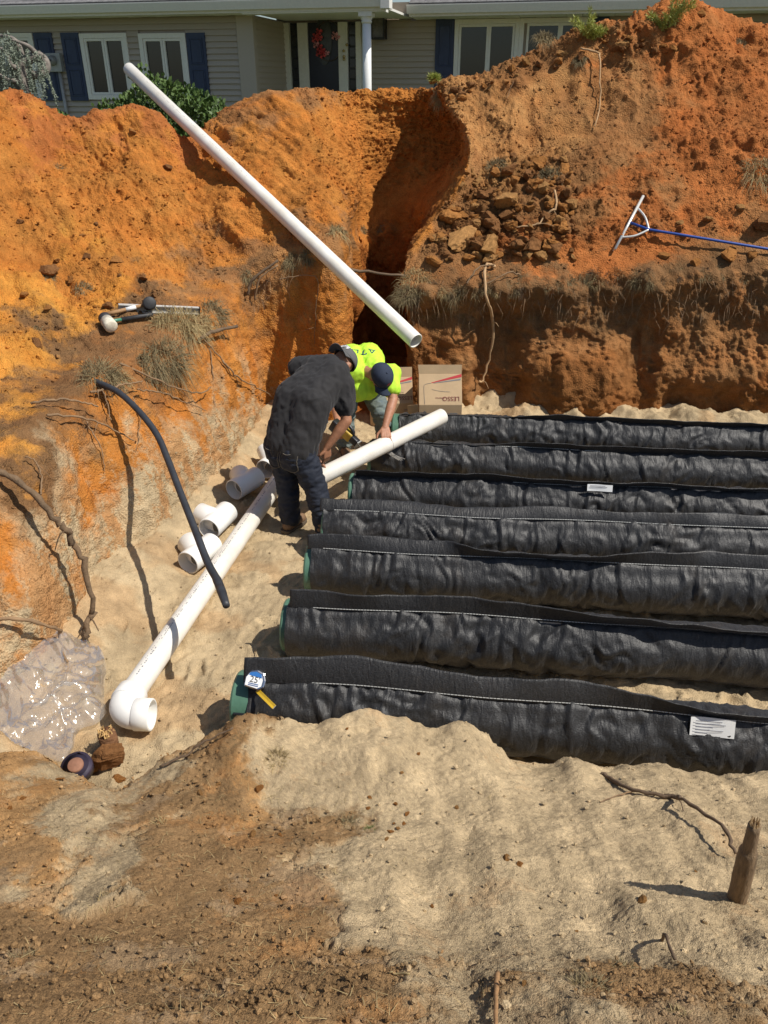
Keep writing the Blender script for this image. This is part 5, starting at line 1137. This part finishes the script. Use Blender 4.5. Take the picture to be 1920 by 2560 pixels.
for q, r in (([(304,917,.03),(392,959,.07),(422,976,.08),(477,986,.09),(510,976,.08)], .010), ([(225,988,.05),(278,986,.09),(338,978,.12)], .011), ([(338,986,.08),(401,1001,.10),(502,1027,.06)], .008),
             ([(84,1020,.04),(148,1020,.08),(228,1037,.1)], .012), ([(114,1043,.03),(181,1048,.06),(253,1073,.08),(329,1107,.05)], .010), ([(553,904,.03),(582,946,.05),(629,972,.06),(671,991,.05)], .010),
             ([(495,845,.04),(525,873,.03),(550,905,.03),(577,944,.02),(600,957,.02)], .008), ([(250,960,.05),(262,1010,.08),(268,1060,.06)], .006), ([(330,1000,.03),(345,1050,.03),(340,1130,.02)], .005), ([(210,1060,.03),(240,1120,.04),(258,1180,.02)], .006), ([(700,700,.02),(792,690,.03),(790,780,.02),(788,860,.01)], .006), ([(520,860,.02),(528,930,.015),(534,1000,.01),(540,1060,.01)], .006), ([(100,1240,.02),(90,1180,.05),(60,1150,.04)], .007)):
    root(q, r, rootl.pop(0), group=grp, n=22, kink=.005, twigs=random.choice((0, 1, 2)))
root([(612,742,.05),(650,700,.14),(705,660,.12)], .016, 'broken stick poking out of the left bank by the pipe shadow', m_rootd, .014, 12, .003, 'stick'); root([(630,748,.05),(668,706,.12),(702,676,.10)], .011, 'thinner broken stick beside the larger one by the pipe shadow', m_root, .009, 12, .003, 'stick')
root([(488,850,.04),(520,838,.10),(562,824,.16)], .016, 'cut dark stick jutting from the sod past the spirit level', m_rootd, .015, 12, .002, 'stick')
root([(776,664,8.32,0),(835,668,8.36,0),(898,678,8.40,0),(1015,690,8.5,0)], .018, 'dark root spanning the mouth of the trench', m_rootd, .015, 16, .006)
root([(1236,668,.02),(1210,680,.08),(1203,733,.14),(1200,799,.16),(1197,882,.16),(1191,927,.14),(1180,962,.10)], .017, 'pale root hanging straight down the right wall', m=m_pale, r2=.012, n=30, twigs=3)
root([(1172,712,.04),(1200,690,.10),(1235,668,.06)], .010, 'short pale root crossing the top of the hanging one', n=12)
root([(1300,690,.02),(1265,696,.08),(1230,715,.10)], .009, 'short pale root under the right sod edge', n=12)
root([(1452,126,.04),(1480,140,.08),(1495,154,.10),(1499,217,.07),(1495,260,.05),(1486,322,.03)], .013, 'long thin root dangling from the crest of the right heap', m=m_pale, n=24)
root([(1383,477,.03),(1388,522,.06),(1377,547,.06),(1340,563,.04),(1294,574,.05)], .014, 'curved root among the clods on the right ledge', m=m_pale, n=20, twigs=2); root([(1285,205,.02),(1275,230,.03),(1266,250,.02)], .005, 'little straw-coloured root on the right heap', n=8)
root([(1505,1935,.0),(1521,1947,.008),(1582,1982,.012),(1686,2004,.02),(1712,2034,.06),(1782,2095,.09),(1838,2160,.04)], .010, 'wiry root arching over the near sand slope to the stump', m_rootd, .007, 34, .004, twigs=2)
root([(1582,1982,.01),(1540,1995,.01),(1500,2010,.008)], .004, 'fine rootlet at the start of the arching root', n=10, kink=.002); root([(1655,2351,.0),(1668,2385,.05),(1682,2428,.03)], .005, 'small twig standing in the near sand', m_rootd, .004, 10, .001, 'stick')
root([(1248,2440,.01),(1242,2490,.012),(1246,2590,.01)], .006, 'short stick at the boundary of sand and brown soil', m_wood, .005, 10, .001, 'stick')
root([(975,2436,.006),(1000,2440,.008),(1024,2441,.006)], .003, 'dry straw stem lying on the near brown soil', m_straw, .002, 8, .001, 'stick')
root([(405,1925,.02),(470,1890,.03),(540,1862,.04),(590,1830,.04)], .006, 'thin root along the broken lip of the near bank', m_rootd, .004, 18, .004)
# stump in the near slope
s0 = hit(1842, 2250)[0]; s1 = P(1888, 2056, s0[1] - .03); sd_ = s1 - s0; stp = thing('stump', 'broken grey-brown root stump standing in the near sand slope', 'stump', s0)
c = np.array([s0 - sd_ * .25, s0, s0 + sd_ * .35, s0 + sd_ * .62, s0 + sd_ * .70, s0 + sd_ * .97]); m_bark = mat('stump_bark', (.20, .135, .075), .85, .4, 12, .6, 55, stretch=(5, 5, .8))
wpart('stem', MB().tube(smoothpath(c, 22), np.interp(np.linspace(0, 1, 22), [0, .2, .55, .72, .78, 1], [.036, .032, .031, .026, .022, .019]), 16, True, .08), m_bark, stp, True)
b = MB()
for k in range(9): a = k * .7; q = s0 + sd_ * .95 + np.array([.012 * math.cos(a), .012 * math.sin(a), 0]); b.tube([q, q + sd_ * random.uniform(.05, .11)], [.006, .001], 5)
wpart('splinters', b, mat('fresh_wood', (.48, .34, .18), .8, .2, 30), stp)
# lid, stones under the elbow
lp, ln_ = hit(192, 1905); lp = F(192, 1918, -1.42); ld_ = thing('round_lid', 'dark round plastic lid with a rusty centre half sunk at the bank lip', 'lid', lp); nn = unit((.05, -.35, 1)); aT = unit(np.cross(nn, (0, 1, 0))); 
wpart('rim', MB().tube([lp - nn * .04, lp, lp + nn * .018, lp + nn * .022, lp + nn * .014], [.078, .08, .078, .064, .045], 32), mat('purple_black', (.035, .026, .045), .5, .3, 20), ld_, True); wpart('hub', MB().tube([lp + nn * .0, lp + nn * .030, lp + nn * .034], [.040, .040, .036], 28), mat('rusty_disc', (.26, .125, .075), .8, .2, 30), ld_, True)
def rock_mesh(seed, n=22, rough=.25, flat=1.0):
    rs = np.random.default_rng(seed); v = rs.normal(size=(n, 3)); v /= np.linalg.norm(v, axis=1)[:, None]; v *= (1 + rs.uniform(-rough, rough, n))[:, None]; v *= np.array([1, .85, .72 * flat]) * .5
    bm = bmesh.new()
    for q in v: bm.verts.new(q)
    r = bmesh.ops.convex_hull(bm, input=bm.verts[:]); bmesh.ops.delete(bm, geom=[g_ for g_ in bm.verts if not g_.link_faces], context='VERTS')
    bmesh.ops.subdivide_edges(bm, edges=bm.edges[:], cuts=1, use_grid_fill=True); bmesh.ops.triangulate(bm, faces=bm.faces[:])
    bmesh.ops.subdivide_edges(bm, edges=bm.edges[:], cuts=1, use_grid_fill=True); co = np.array([tuple(v.co) for v in bm.verts]); dd = .10 * fbm(co * 4 + seed, 3, seed, .6) + .02 * rs.normal(size=len(co))
    for v, q in zip(bm.verts, co * (1 + dd * 1.4)[:, None]): v.co = q
    bmesh.ops.recalc_face_normals(bm, faces=bm.faces[:]); me = bpy.data.meshes.new('clod'); bm.to_mesh(me); bm.free(); return me
def clod_mat(name, c): return mat(name, c, .95, .28, 9, .9, 55, spec=.1, bdist=.02)
m_clods = [clod_mat('orange_clod', (.42, .185, .055)), clod_mat('brown_clod', (.28, .13, .05)), clod_mat('ochre_clod', (.45, .235, .085))]
cm = [rock_mesh(40 + k, 24 if k < 6 else 18, .22) for k in range(10)]
for m_ in cm: m_.materials.append(m_clods[0])
cmm = []
for ci in range(3):
    row = []
    for m_ in cm:
        q = m_.copy(); q.materials.clear(); q.materials.append(m_clods[ci]); row.append(q)
    cmm.append(row)
def clod(px, py, size, label, ci=None, group=None, cat='clod', name='soil_clod', sink=.22, asp=None):
    l, n = hit(px, py); dep = l[1] * cT - (l[2] - EYE) * sT; s = size * dep / FPX
    ci = random.choice((0, 0, 1, 2)) if ci is None else ci
    o = bpy.data.objects.new(name, random.choice(cmm[ci])); C.objects.link(o); o.location = l + n * s * (.36 - sink)
    o.rotation_euler = (random.uniform(-.5, .5), random.uniform(-.5, .5), random.uniform(0, 6.28)); a = asp or (random.uniform(.85, 1.2), random.uniform(.8, 1.1), random.uniform(.75, 1.05)); o.scale = tuple(s * 1.15 * v for v in a)
    return tag(o, label, cat, group)
gR = 'clay clods in the rubble on the right ledge'; lR = 'angular orange-brown clay clod in the rubble on the right ledge'
for (x, y, s_) in ((1260,502,62),(1150,597,72),(1222,622,66),(1330,616,50),(1383,622,46),(1357,641,36),(1227,563,46),(1305,600,38),(1119,550,54),(1444,480,28),(1410,572,46),(1183,522,34),(1300,555,26),(1266,538,34),(1290,612,40),(1100,600,30)): clod(x, y, s_, lR, random.choice((0, 2, 1)), gR)
rr_ = random.Random(5)
for k in range(205):
    x = rr_.uniform(1060, 1440); y = rr_.uniform(390, 655)
    if x < 1060 + (660 - y) * .55 - 20: continue
    clod(x, y, rr_.choice((10, 12, 14, 17, 20, 25, 30, 36)), lR, None, gR)
gL = 'clods on the left spoil slope'; lL = 'lump of brown-orange clay on the left spoil slope'
for (x, y, s_) in ((356,699,26),(291,654,34),(219,646,30),(122,682,44),(143,654,18),(180,700,22),(48,555,18),(270,770,26),(90,860,30),(60,740,24),(330,330,20),(240,560,14),(420,420,20),(545,420,26),(300,690,14),(120,770,20),(205,590,14)): clod(x, y, s_, lL, random.choice((0, 0, 1)), gL)
gT = 'clods along the crest of the right heap'; lT = 'small clod sitting along the crest of the right heap'
for k in range(46):
    u = rr_.random(); x = 1080 + u * 700; y = np.interp(x, [1080, 1150, 1235, 1335, 1450, 1570, 1660, 1725, 1800], [190, 200, 184, 135, 85, 70, 85, 25, 30]) + rr_.uniform(8, 60); clod(x, y, rr_.choice((9, 12, 15, 20, 24)), lT, None, gT)
gF = 'clods on the far right of the ledge'; lF = 'large clay clod on the right ledge beyond the rake'
for (x, y, s_) in ((1909,560,58),(1820,638,42),(1768,550,26),(1700,560,20),(1850,520,24),(1660,640,22),(1740,660,28),(1880,640,26)): clod(x, y, s_, lF, None, gF)
gN = 'orange crumbs on the near slope'; lN = 'small orange clay lump on the near slope'
for (x, y, s_) in ((976,2081,14),(995,2072,12),(1010,2062,12),(985,2060,10),(965,2100,14),(1018,2035,12),(988,2010,14),(920,2022,12),(925,1995,10),(1005,1932,8),(1265,2149,18),(1299,2162,18),(1080,2267,12),(1312,2461,14),(644,1977,26),(593,2257,24),(22,2023,14),(58,1996,12),(632,2090,20),(500,1985,18),(545,1960,14),(1740,2180,10),(1440,2330,10),(1142,2020,10),(700,2090,12),(690,2240,10),(1045,1885,10),(868,1822,9)): clod(x, y, s_, lN, random.choice((0, 2)), gN)
clod(1607, 2254, 30, 'rounded ochre pebble alone on the near sand slope', 2, None, 'stone', 'pebble'); clod(296, 1950, 32, 'flat orange stone at the lip of the near bank', 0, None, 'stone', 'stone'); clod(150, 1950, 24, 'thin orange shard on the near bank', 0, None, 'stone', 'stone', asp=(1.4, .5, .35))
# tall stone and broken branch butt beside the elbow
st_p = F(276, 1925, FLOOR + .02); o = bpy.data.objects.new('stone', cmm[1][3]); C.objects.link(o); o.location = st_p + np.array([0, 0, .11]); o.scale = (.17, .15, .27); o.rotation_euler = (.15, -.1, .5); tag(o, 'tall brown stone standing on the sand below the white elbow', 'stone')
o = bpy.data.objects.new('stone', cmm[2][5]); C.objects.link(o); o.location = F(225, 1915, FLOOR + .05); o.scale = (.10, .09, .12); tag(o, 'small rounded stone beside the round lid', 'stone')
bp_ = F(268, 1842, FLOOR + .13); b = MB().tube([bp_ + np.array([-.0, .02, -.14]), bp_ + np.array([0, .01, -.04]), bp_ + np.array([0, -.005, .03])], [.045, .05, .048], 14, True, .08)
bw_ = thing('branch_butt', 'broken branch butt with pale torn wood beside the elbow', 'branch', bp_ - np.array([0, 0, .14])); wpart('bark', b, clod_mat('bark', (.20, .10, .05)), bw_, True)
b = MB()
for k in range(40): a = random.uniform(0, 6.28); r_ = .045 * math.sqrt(random.random()); q = bp_ + np.array([r_ * math.cos(a), r_ * math.sin(a), .028]); b.tube([q, q + np.array([random.uniform(-.012, .012), random.uniform(-.012, .012), random.uniform(.008, .03)])], [.006, .003], 4)
wpart('torn_wood', b, mat('torn_wood', (.52, .33, .13), .85, .3, 40), bw_)
# ------------------------------------------------------------------ grass, shrubs, trees
def tuft(px, py, size, nb, label, m, group=None, droop=.5, up=(0, 0, 1), spread=1.0, name='grass_tuft', cat='grass', wid=.0035, core=True, at=None):
    """tuft of blades rooted in a patch of soil; size in metres of blade length"""
    l, n = hit(px, py) if at is None else at; b = MB(); up = unit(np.array(up) * .6 + n * .6)
    s_, t_ = unit(np.cross(up, (0.3, 1, .2))), None; t_ = np.cross(up, s_)
    size *= .8; wid *= .62
    for k in range(int(nb * 1.7)):
        a = random.uniform(0, 6.28); r = size * .45 * spread * math.sqrt(random.random()); base = l + (s_ * math.cos(a) + t_ * math.sin(a)) * r - n * .01
        d = unit(up + (s_ * math.cos(a) + t_ * math.sin(a)) * random.uniform(.1, 1.0) * spread + np.array([random.gauss(0, .55), random.gauss(0, .55), random.gauss(0, .4)])); L = size * random.uniform(.35, 1.1); w_ = unit(np.cross(d, (random.gauss(0, 1), random.gauss(0, 1), random.gauss(0, 1)))) * wid
        p1 = base + d * L * .5 + np.array([0, 0, -L * droop * .15]); p2 = base + d * L * .95 + np.array([0, 0, -L * droop * .75])
        b.add([base - w_, base + w_, p1 - w_ * .8, p1 + w_ * .8, p2], [(0, 1, 3, 2), (2, 3, 4)])
    return single(name, b, m, label, cat, group, False, base=l)
# sod hanging over the lip of the right bank
gS = 'ragged sod along the lip of the right bank'; lS = 'ragged dry sod tuft hanging over the lip of the right bank'
for k in range(80):
    x = random.choice((random.uniform(1005, 1160), random.uniform(1150, 1330), random.gauss(1540, 90), random.uniform(1330, 1900))); y = np.interp(x, [1000, 1050, 1200, 1400, 1550, 1750], [735, 712, 705, 702, 692, 690]) + random.uniform(-22, 34)
    tuft(x, y, random.uniform(.04, .13) * (1.3 if x < 1180 or 1480 < x < 1620 else .9), random.randint(30, 80), lS, random.choice((m_sod, m_sod, m_rootd, m_straw)), gS, random.uniform(.2, 1.3), (random.gauss(0, .5), -.9, random.uniform(-.4, .5)), 1.2, 'sod_tuft', wid=.0022)
for (x, y, s_, lb, m_) in ((1035,700,.26,'thick dry grass clump at the corner of the trench mouth',m_straw),(1010,735,.22,'dry grass hanging at the corner of the trench mouth',m_sod),(1370,445,.26,'grey-green grass clod on top of the right rubble',m_sod),(1900,430,.34,'large dry grass clod on the right heap above the rake handle',m_straw),
        (1240,415,.18,'brown grass patch at the top of the right rubble',m_sod),(1360,95,.16,'brown grass tuft on the crest by the second window',m_sod),(1100,245,.16,'dry grass tuft on the crest above the trench',m_straw),(1450,150,.12,'dark grass tuft where the dangling root starts',m_sod),(1850,110,.14,'dark root tuft near the top of the right heap',m_sod)):
    tuft(x, y, s_, 260, lb, m_, None, .9, (0, -.5, .6), 1.3)
for (x, y, s_, nb, lb, m_) in ((440,815,.40,520,'dry grass sod on the left ledge in front of the level',m_straw),(495,805,.26,260,'dry grass at the end of the spirit level',m_straw),(415,895,.38,420,'hanging dry sod under the left ledge',m_sod),(375,915,.28,260,'dark matted sod left of the hanging grass',m_sod),(535,780,.28,260,'brown grass hanging beside the spirit level',m_sod),
        (145,420,.13,120,'small grass clump high on the left slope',m_sod),(210,722,.16,150,'dark grass clump on the left slope above the tools',m_sod),(122,690,.12,90,'small dark tuft on the left slope',m_sod),(95,825,.12,90,'dark tuft low on the left spoil',m_sod),(250,935,.30,300,'matted roots and grass where the hose leaves the bank',m_sod),(300,950,.16,160,'dry grass beside the hose',m_straw),
        (770,640,.16,160,'dark grass clump on the bank left of the trench',m_sod),(845,580,.18,200,'dry grass on the left corner of the trench',m_straw),(730,650,.16,140,'matted grass by the pipe shadow',m_sod),(620,690,.14,120,'dark tuft by the broken sticks',m_sod),(905,575,.14,120,'dark sod lump on the trench wall',m_sod),(955,575,.14,120,'second sod lump on the trench wall with a paler edge',m_sod)):
    tuft(x, y, s_, nb, lb, m_, None, 1.1, (.4, -.5, .3), 1.2)
for (x, y, s_, nb, lb, m_) in ((690,1895,.10,160,'straw-coloured grass tuft on the near bank lip',m_straw),(650,1800,.05,40,'wisps of dry grass at the lip beside the end cap',m_straw),(600,1850,.07,80,'dark roots under the near lip',m_sod),(395,2060,.07,60,'dry grass tuft in a hollow of the near soil',m_straw),(870,2060,.08,150,'grey-brown grass patch on the near sand',m_sod),(925,2075,.045,70,'green sprig beside the grey-brown patch',m_fresh),
        (1480,2470,.09,160,'olive grass tuft low on the near sand',m_sod),(1560,2420,.06,80,'brown grass wisps above the olive tuft',m_sod),(1690,2545,.06,60,'pale grass wisps at the foot of the near sand',m_straw),(60,1870,.05,60,'dark roots on the lip beside the plastic bag',m_sod),(60,2400,.07,50,'dark grass wisps in the brown near soil',m_sod),(230,2360,.06,40,'few grass blades in the near brown soil',m_straw),(260,2250,.05,30,'small wisp in the near soil',m_straw)):
    tuft(x, y, s_, nb, lb, m_, None, .7, (0, -.2, .8), 1.3, wid=.0018)
# scattered straw, one mass nobody could count
b = MB()
for k in range(900):
    x = random.gauss(560, 330); y = random.uniform(1930, 2560)
    if x > 1250 and random.random() < .85: continue
    l, n = hit(x, y, (2,)); a = random.uniform(0, 6.28); d = np.array([math.cos(a), math.sin(a), 0]); d -= n * (d @ n); L = random.uniform(.012, .05); w_ = np.cross(n, d) * .0011
    b.add([l + n * .004 - w_, l + n * .004 + w_, l + d * L + n * .010 + w_ * .3, l + d * L + n * .010 - w_ * .3], [(0, 1, 2, 3)])
so2 = obj('straw_litter', b.mesh('straw_litter'), m_straw); tag(so2, 'scattered straw and rootlets on the near soil', 'straw', kind='stuff')
# fine hair roots on the cut faces
b = MB()
for k in range(420):
    if k % 2: x = random.uniform(1020, 1900); y = random.uniform(700, 790)
    else: t_ = random.random(); x = 60 + 640 * t_ + random.gauss(0, 30); y = np.interp(x, [60, 290, 440, 610, 720], [1110, 960, 860, 720, 650]) + random.uniform(0, 70)
    l, n = hit(x, y, (0,)); L = random.uniform(.06, .22); q = l + n * random.uniform(.02, .09) + np.array([random.gauss(0, .03), 0, -L * .5]); e_ = q + np.array([random.gauss(0, .03), -.01, -L * .5])
    w_ = np.array([.0016, 0, 0]); b.add([l - w_, l + w_, q + w_, q - w_, e_], [(0, 1, 2, 3), (3, 2, 4)])
tag(obj('hair_roots', b.mesh('hair_roots'), m_root), 'fine hair roots dangling from the cut soil', 'roots', kind='stuff')
# crumbs of soil
ph = (1 + 5 ** .5) / 2
ico = np.array([(-1, ph, 0), (1, ph, 0), (-1, -ph, 0), (1, -ph, 0), (0, -1, ph), (0, 1, ph), (0, -1, -ph), (0, 1, -ph), (ph, 0, -1), (ph, 0, 1), (-ph, 0, -1), (-ph, 0, 1)]) / math.hypot(1, ph)
icf = np.array([(0,11,5),(0,5,1),(0,1,7),(0,7,10),(0,10,11),(1,5,9),(5,11,4),(11,10,2),(10,7,6),(7,1,8),(3,9,4),(3,4,2),(3,2,6),(3,6,8),(3,8,9),(4,9,5),(2,4,11),(6,2,10),(8,6,7),(9,8,1)])
def crumbs(name, V, Nn, Cc, wgt, count, s0, s1, m, label, pw=2.2, lift=.15, tint=(.75, 1.2)):
    i = rng.choice(len(V), count, p=wgt / wgt.sum()); s = s0 + (s1 - s0) * rng.random(count) ** pw
    base = ico[None] * (1 + rng.uniform(-.35, .35, (count, 12)))[:, :, None] * rng.uniform(.7, 1.2, (count, 1, 3)); a = rng.uniform(0, 6.28, count); c_, s_ = np.cos(a), np.sin(a)
    x = base[:, :, 0] * c_[:, None] - base[:, :, 1] * s_[:, None]; y = base[:, :, 0] * s_[:, None] + base[:, :, 1] * c_[:, None]
    W = np.stack([x, y, base[:, :, 2] * .8], 2) * (s / 2)[:, None, None] + (V[i] + Nn[i] * (s * lift)[:, None] + rng.normal(0, .006, (count, 3)))[:, None]
    Fc = (icf[None] + 12 * np.arange(count)[:, None, None]).reshape(-1, 3)
    cc = np.repeat(np.clip(Cc[i] * rng.uniform(tint[0], tint[1], (count, 1)), .01, .9), 12, 0)
    tag(obj(name, mesh_np(name, W.reshape(-1, 3), Fc, cc, False), m), label, 'soil crumbs', kind='stuff')
depth = bankV[:, 1]; vis = (bank_v > .3) & (bank_v < 8.6) & (np.abs(bankV[:, 0]) < 5.2)
crumbs('bank_crumbs', bankV, bankN, bankC, vis * (.10 + .9 * np.clip(clodW, 0, 1) + 1.2 * rubbleW + .25 * (bank_v > 3.4)) * (1 - .75 * ((bank_v < 3))), 21000, .010, .052, mat_bank, 'loose crumbs of clay all over the spoil slopes', 3.2)
crumbs('near_crumbs', nearV, nearN, nearC, (nearV[:, 1] > .6) * (.15 + nearS * (.35 + nearLump)), 13000, .003, .019, mat_near, 'loose crumbs of soil on the near slope', 3.4, .2, (.8, 1.2))
fm = (floorV[:, 0] > -2.3); crumbs('floor_crumbs', floorV, np.tile([0, 0, 1.], (len(floorV), 1)), floorC, fm * (.2 + (floorV[:, 0] < -.4)), 5000, .005, .020, mat_sand, 'loose crumbs of sand on the pit floor', 3.0, .2)
# ---- shrub behind the left heap
def leafmass(b, c, r, n, ls, up=.4, flat=.6):
    for k in range(n):
        d = unit(rng.normal(size=3)); rr = rng.random() ** .35; q = c + d * np.array(r) * rr; o = unit(d + np.array([0, 0, up]) + rng.normal(0, .5, 3)); s_ = unit(np.cross(o, rng.normal(size=3))) * ls * .38; L = ls * rng.uniform(.7, 1.3)
        b.add([q, q + o * L * .5 + s_, q + o * L, q + o * L * .5 - s_], [(0, 1, 2, 3)])
m_leaf = mat('yew_leaf', (.11, .18, .035), .6, .5, 5, col2=(.035, .07, .015)); m_leafy = mat('young_leaf', (.34, .37, .075), .6, .3, 8); m_ced = mat('cedar_needle', (.30, .34, .26), .75, .35, 9, col2=(.15, .185, .13)); m_tr = mat('grey_bark', (.19, .165, .14), .9, .35, 14, .5, 50)
sc_ = P(430, 300, 13.2); sh = thing('yew_shrub', 'dense dark green shrub behind the left spoil heap', 'shrub', (sc_[0], sc_[1], -.12)); b = MB()
for k in range(95):
    c_ = sc_ + np.array([random.gauss(.05, .62), random.gauss(.2, .35), random.gauss(-.02, .34)]); c_[2] = min(c_[2], np.interp(c_[0], [sc_[0] - 1.6, sc_[0] - .6, sc_[0] - .3, sc_[0] + .5, sc_[0] + 1.4], [1.25, 1.55, 1.90, 1.5, 1.15]) - .08); leafmass(b, c_, (.17, .17, .14), 70, .07, .8)
wpart('foliage', b, m_leaf, sh); b = MB()
for k in range(5): a = k * 1.25; b.tube(smoothpath([(sc_[0], sc_[1] + .2, -.15), (sc_[0] + .3 * math.cos(a), sc_[1] + .2 + .2 * math.sin(a), .5), (sc_[0] + .7 * math.cos(a), sc_[1] + .2 + .3 * math.sin(a), 1.0)], 8), np.linspace(.035, .012, 8), 6)
wpart('stem', b, m_tr, sh)
# ---- weeping cedar at the left
ct = P(15, 160, 13.0); ce = thing('weeping_cedar', 'weeping grey-green cedar with a bent trunk in front of the house', 'tree', (P(95, 280, 12.6)[0], 12.6, -.12))
tp_ = [P(98, 330, 12.6), P(92, 282, 12.6), P(72, 250, 12.65), P(58, 205, 12.7), P(60, 160, 12.75), P(95, 140, 12.8), P(115, 160, 12.8), P(108, 185, 12.75), P(80, 188, 12.7)]
wpart('trunk', MB().tube(smoothpath(tp_, 40), np.linspace(.085, .055, 40), 12, True, .12), m_tr, ce, True)
b = MB(); limbs = [[P(60, 165, 12.75), P(45, 110, 12.8), P(10, 90, 12.9), P(-60, 95, 13)], [P(60, 170, 12.75), P(30, 165, 12.6), P(15, 130, 12.7), P(-20, 110, 12.8)], [P(95, 140, 12.8), P(70, 115, 12.7), P(30, 100, 12.7)], [P(60, 200, 12.7), P(20, 200, 12.6), P(-40, 160, 12.7)]]
for q in limbs: b.tube(smoothpath(q, 16), np.linspace(.045, .015, 16), 8)
wpart('limb', b, m_tr, ce, True); b = MB()
for k in range(135):
    x = random.uniform(-120, 108); yt = 78 + max(0, (x - 20)) * .62 + random.uniform(0, 55); q = P(x, yt, 12.7 + random.uniform(-.45, .4)); L = random.uniform(.25, 1.3) if x < 80 else random.uniform(.2, .6); sw_ = random.gauss(0, .08)
    for j in range(int(L / .022)):
        f_ = j * .022; c_ = q + np.array([sw_ * f_ + .02 * math.sin(f_ * 7 + k), .02 * math.cos(f_ * 5 + k), -f_])
        for i in range(4):
            o_ = unit(rng.normal(size=3) * np.array([1, 1, .6]) + np.array([0, 0, -.5])); s_ = unit(np.cross(o_, rng.normal(size=3))) * .007; b.add([c_ - s_, c_ + s_, c_ + o_ * random.uniform(.02, .042)], [(0, 1, 2)])
for x, y0, L in ((118, 175, .9), (52, 190, .5), (28, 205, .6)):
    q = P(x, y0, 12.7)
    for j in range(int(L / .018)):
        f_ = j * .018; c_ = q + np.array([.10 * f_, 0, -f_])
        for i in range(4): o_ = unit(rng.normal(size=3)); s_ = unit(np.cross(o_, rng.normal(size=3))) * .007; b.add([c_ - s_, c_ + s_, c_ + o_ * .03], [(0, 1, 2)])
wpart('crown', b, m_ced, ce)
# ---- feathery weeds on the crest
def weed(px, py, hgt, lean, label, n=9):
    l, nn_ = hit(px, py); t_ = thing('feathery_weed', label, 'weed', l); bs = MB(); bl = MB()
    for k in range(n):
        a = random.gauss(0, .5); d = unit((lean + a * .8, random.gauss(0, .4), 1)); L = hgt * random.uniform(.5, 1.05); st = smoothpath([l, l + d * L * .5, l + d * L + np.array([lean * .1, 0, -.04])], 10); bs.tube(st, np.linspace(.005, .002, 10), 5)
        for q in st[2:]:
            for j in range(22): o_ = unit(rng.normal(size=3) + d * .9); s_ = unit(np.cross(o_, rng.normal(size=3))) * .0028; ln = random.uniform(.025, .075); bl.add([q, q + o_ * ln * .5 + s_, q + o_ * ln, q + o_ * ln * .5 - s_], [(0, 1, 2, 3)])
    wpart('stem', bs, m_leafy, t_); wpart('foliage', bl, m_leafy, t_)
weed(1468, 96, .34, -.1, 'feathery yellow-green weed on the crest in front of the second window'); weed(1480, 100, .2, .5, 'low yellow-green weed sprawling on the crest', 6); weed(1672, 72, .60, .55, 'tall yellow-green weed leaning on the crest at the end of the eave', 12); weed(1655, 78, .25, -.3, 'small weed in the dip of the right crest', 5); weed(1085, 205, .10, 0, 'tiny green weed on the crest below the navy shutter', 4)
# ---- trees and a garage far behind on the right
m_dk = mat('dark_leaf', (.045, .075, .02), .6, .5, 3, col2=(.015, .03, .008))
def broad(px, D, h, w_, label, seed):
    c_ = P(px, 224, D); t_ = thing('dark_tree', label, 'tree', (c_[0], c_[1], -.12)); rs = np.random.default_rng(seed); b = MB()
    for k in range(70): q = np.array([c_[0], c_[1], 0]) + np.array([rs.normal(0, w_ * .4), rs.normal(0, w_ * .3), h * rs.uniform(.28, 1)]); leafmass(b, q, (.55, .55, .4), 60, .28, .3)
    wpart('crown', b, m_dk, t_); b = MB().tube(smoothpath([(c_[0], c_[1], -.2), (c_[0] + .1, c_[1], h * .4), (c_[0], c_[1], h * .8)], 10), np.linspace(.22, .07, 10), 9)
    for k in range(5): a = k * 1.3; b.tube([(c_[0], c_[1], h * .35), (c_[0] + w_ * .5 * math.cos(a), c_[1] + w_ * .4 * math.sin(a), h * .75)], [.09, .03], 7)
    wpart('trunk', b, m_tr, t_, True)
broad(1840, 25, 6.2, 3.4, 'dark tree behind the gap between the house and the right heap', 5); broad(1960, 23, 5.6, 3.0, 'dark tree beyond the far slope of the right heap', 6); broad(1700, 31, 7.5, 4, 'dark tree rising behind the end of the eave', 7)
gp = P(1905, 40, 29); gr_ = thing('garage', 'grey low outbuilding behind the trees past the right heap', 'building', (gp[0], gp[1], -.12)); hb_ = MB().box((gp[0] - 4, gp[1], -.12), (gp[0] + 6, gp[1] + 4, 3.4)); wpart('wall', hb_, mat('grey_stucco', (.42, .42, .41), .8, .06, 4), gr_)
wpart('roof', MB().add([(gp[0] - 4.3, gp[1] - .3, 3.4), (gp[0] + 6.3, gp[1] - .3, 3.4), (gp[0] + 6.3, gp[1] + 4.3, 3.4), (gp[0] - 4.3, gp[1] + 4.3, 3.4), (gp[0] - 4.3, gp[1] + 2, 4.8), (gp[0] + 6.3, gp[1] + 2, 4.8)], [(3, 2, 1, 0), (0, 1, 5, 4), (2, 3, 4, 5), (0, 4, 3), (1, 2, 5)]), m_shing, gr_)
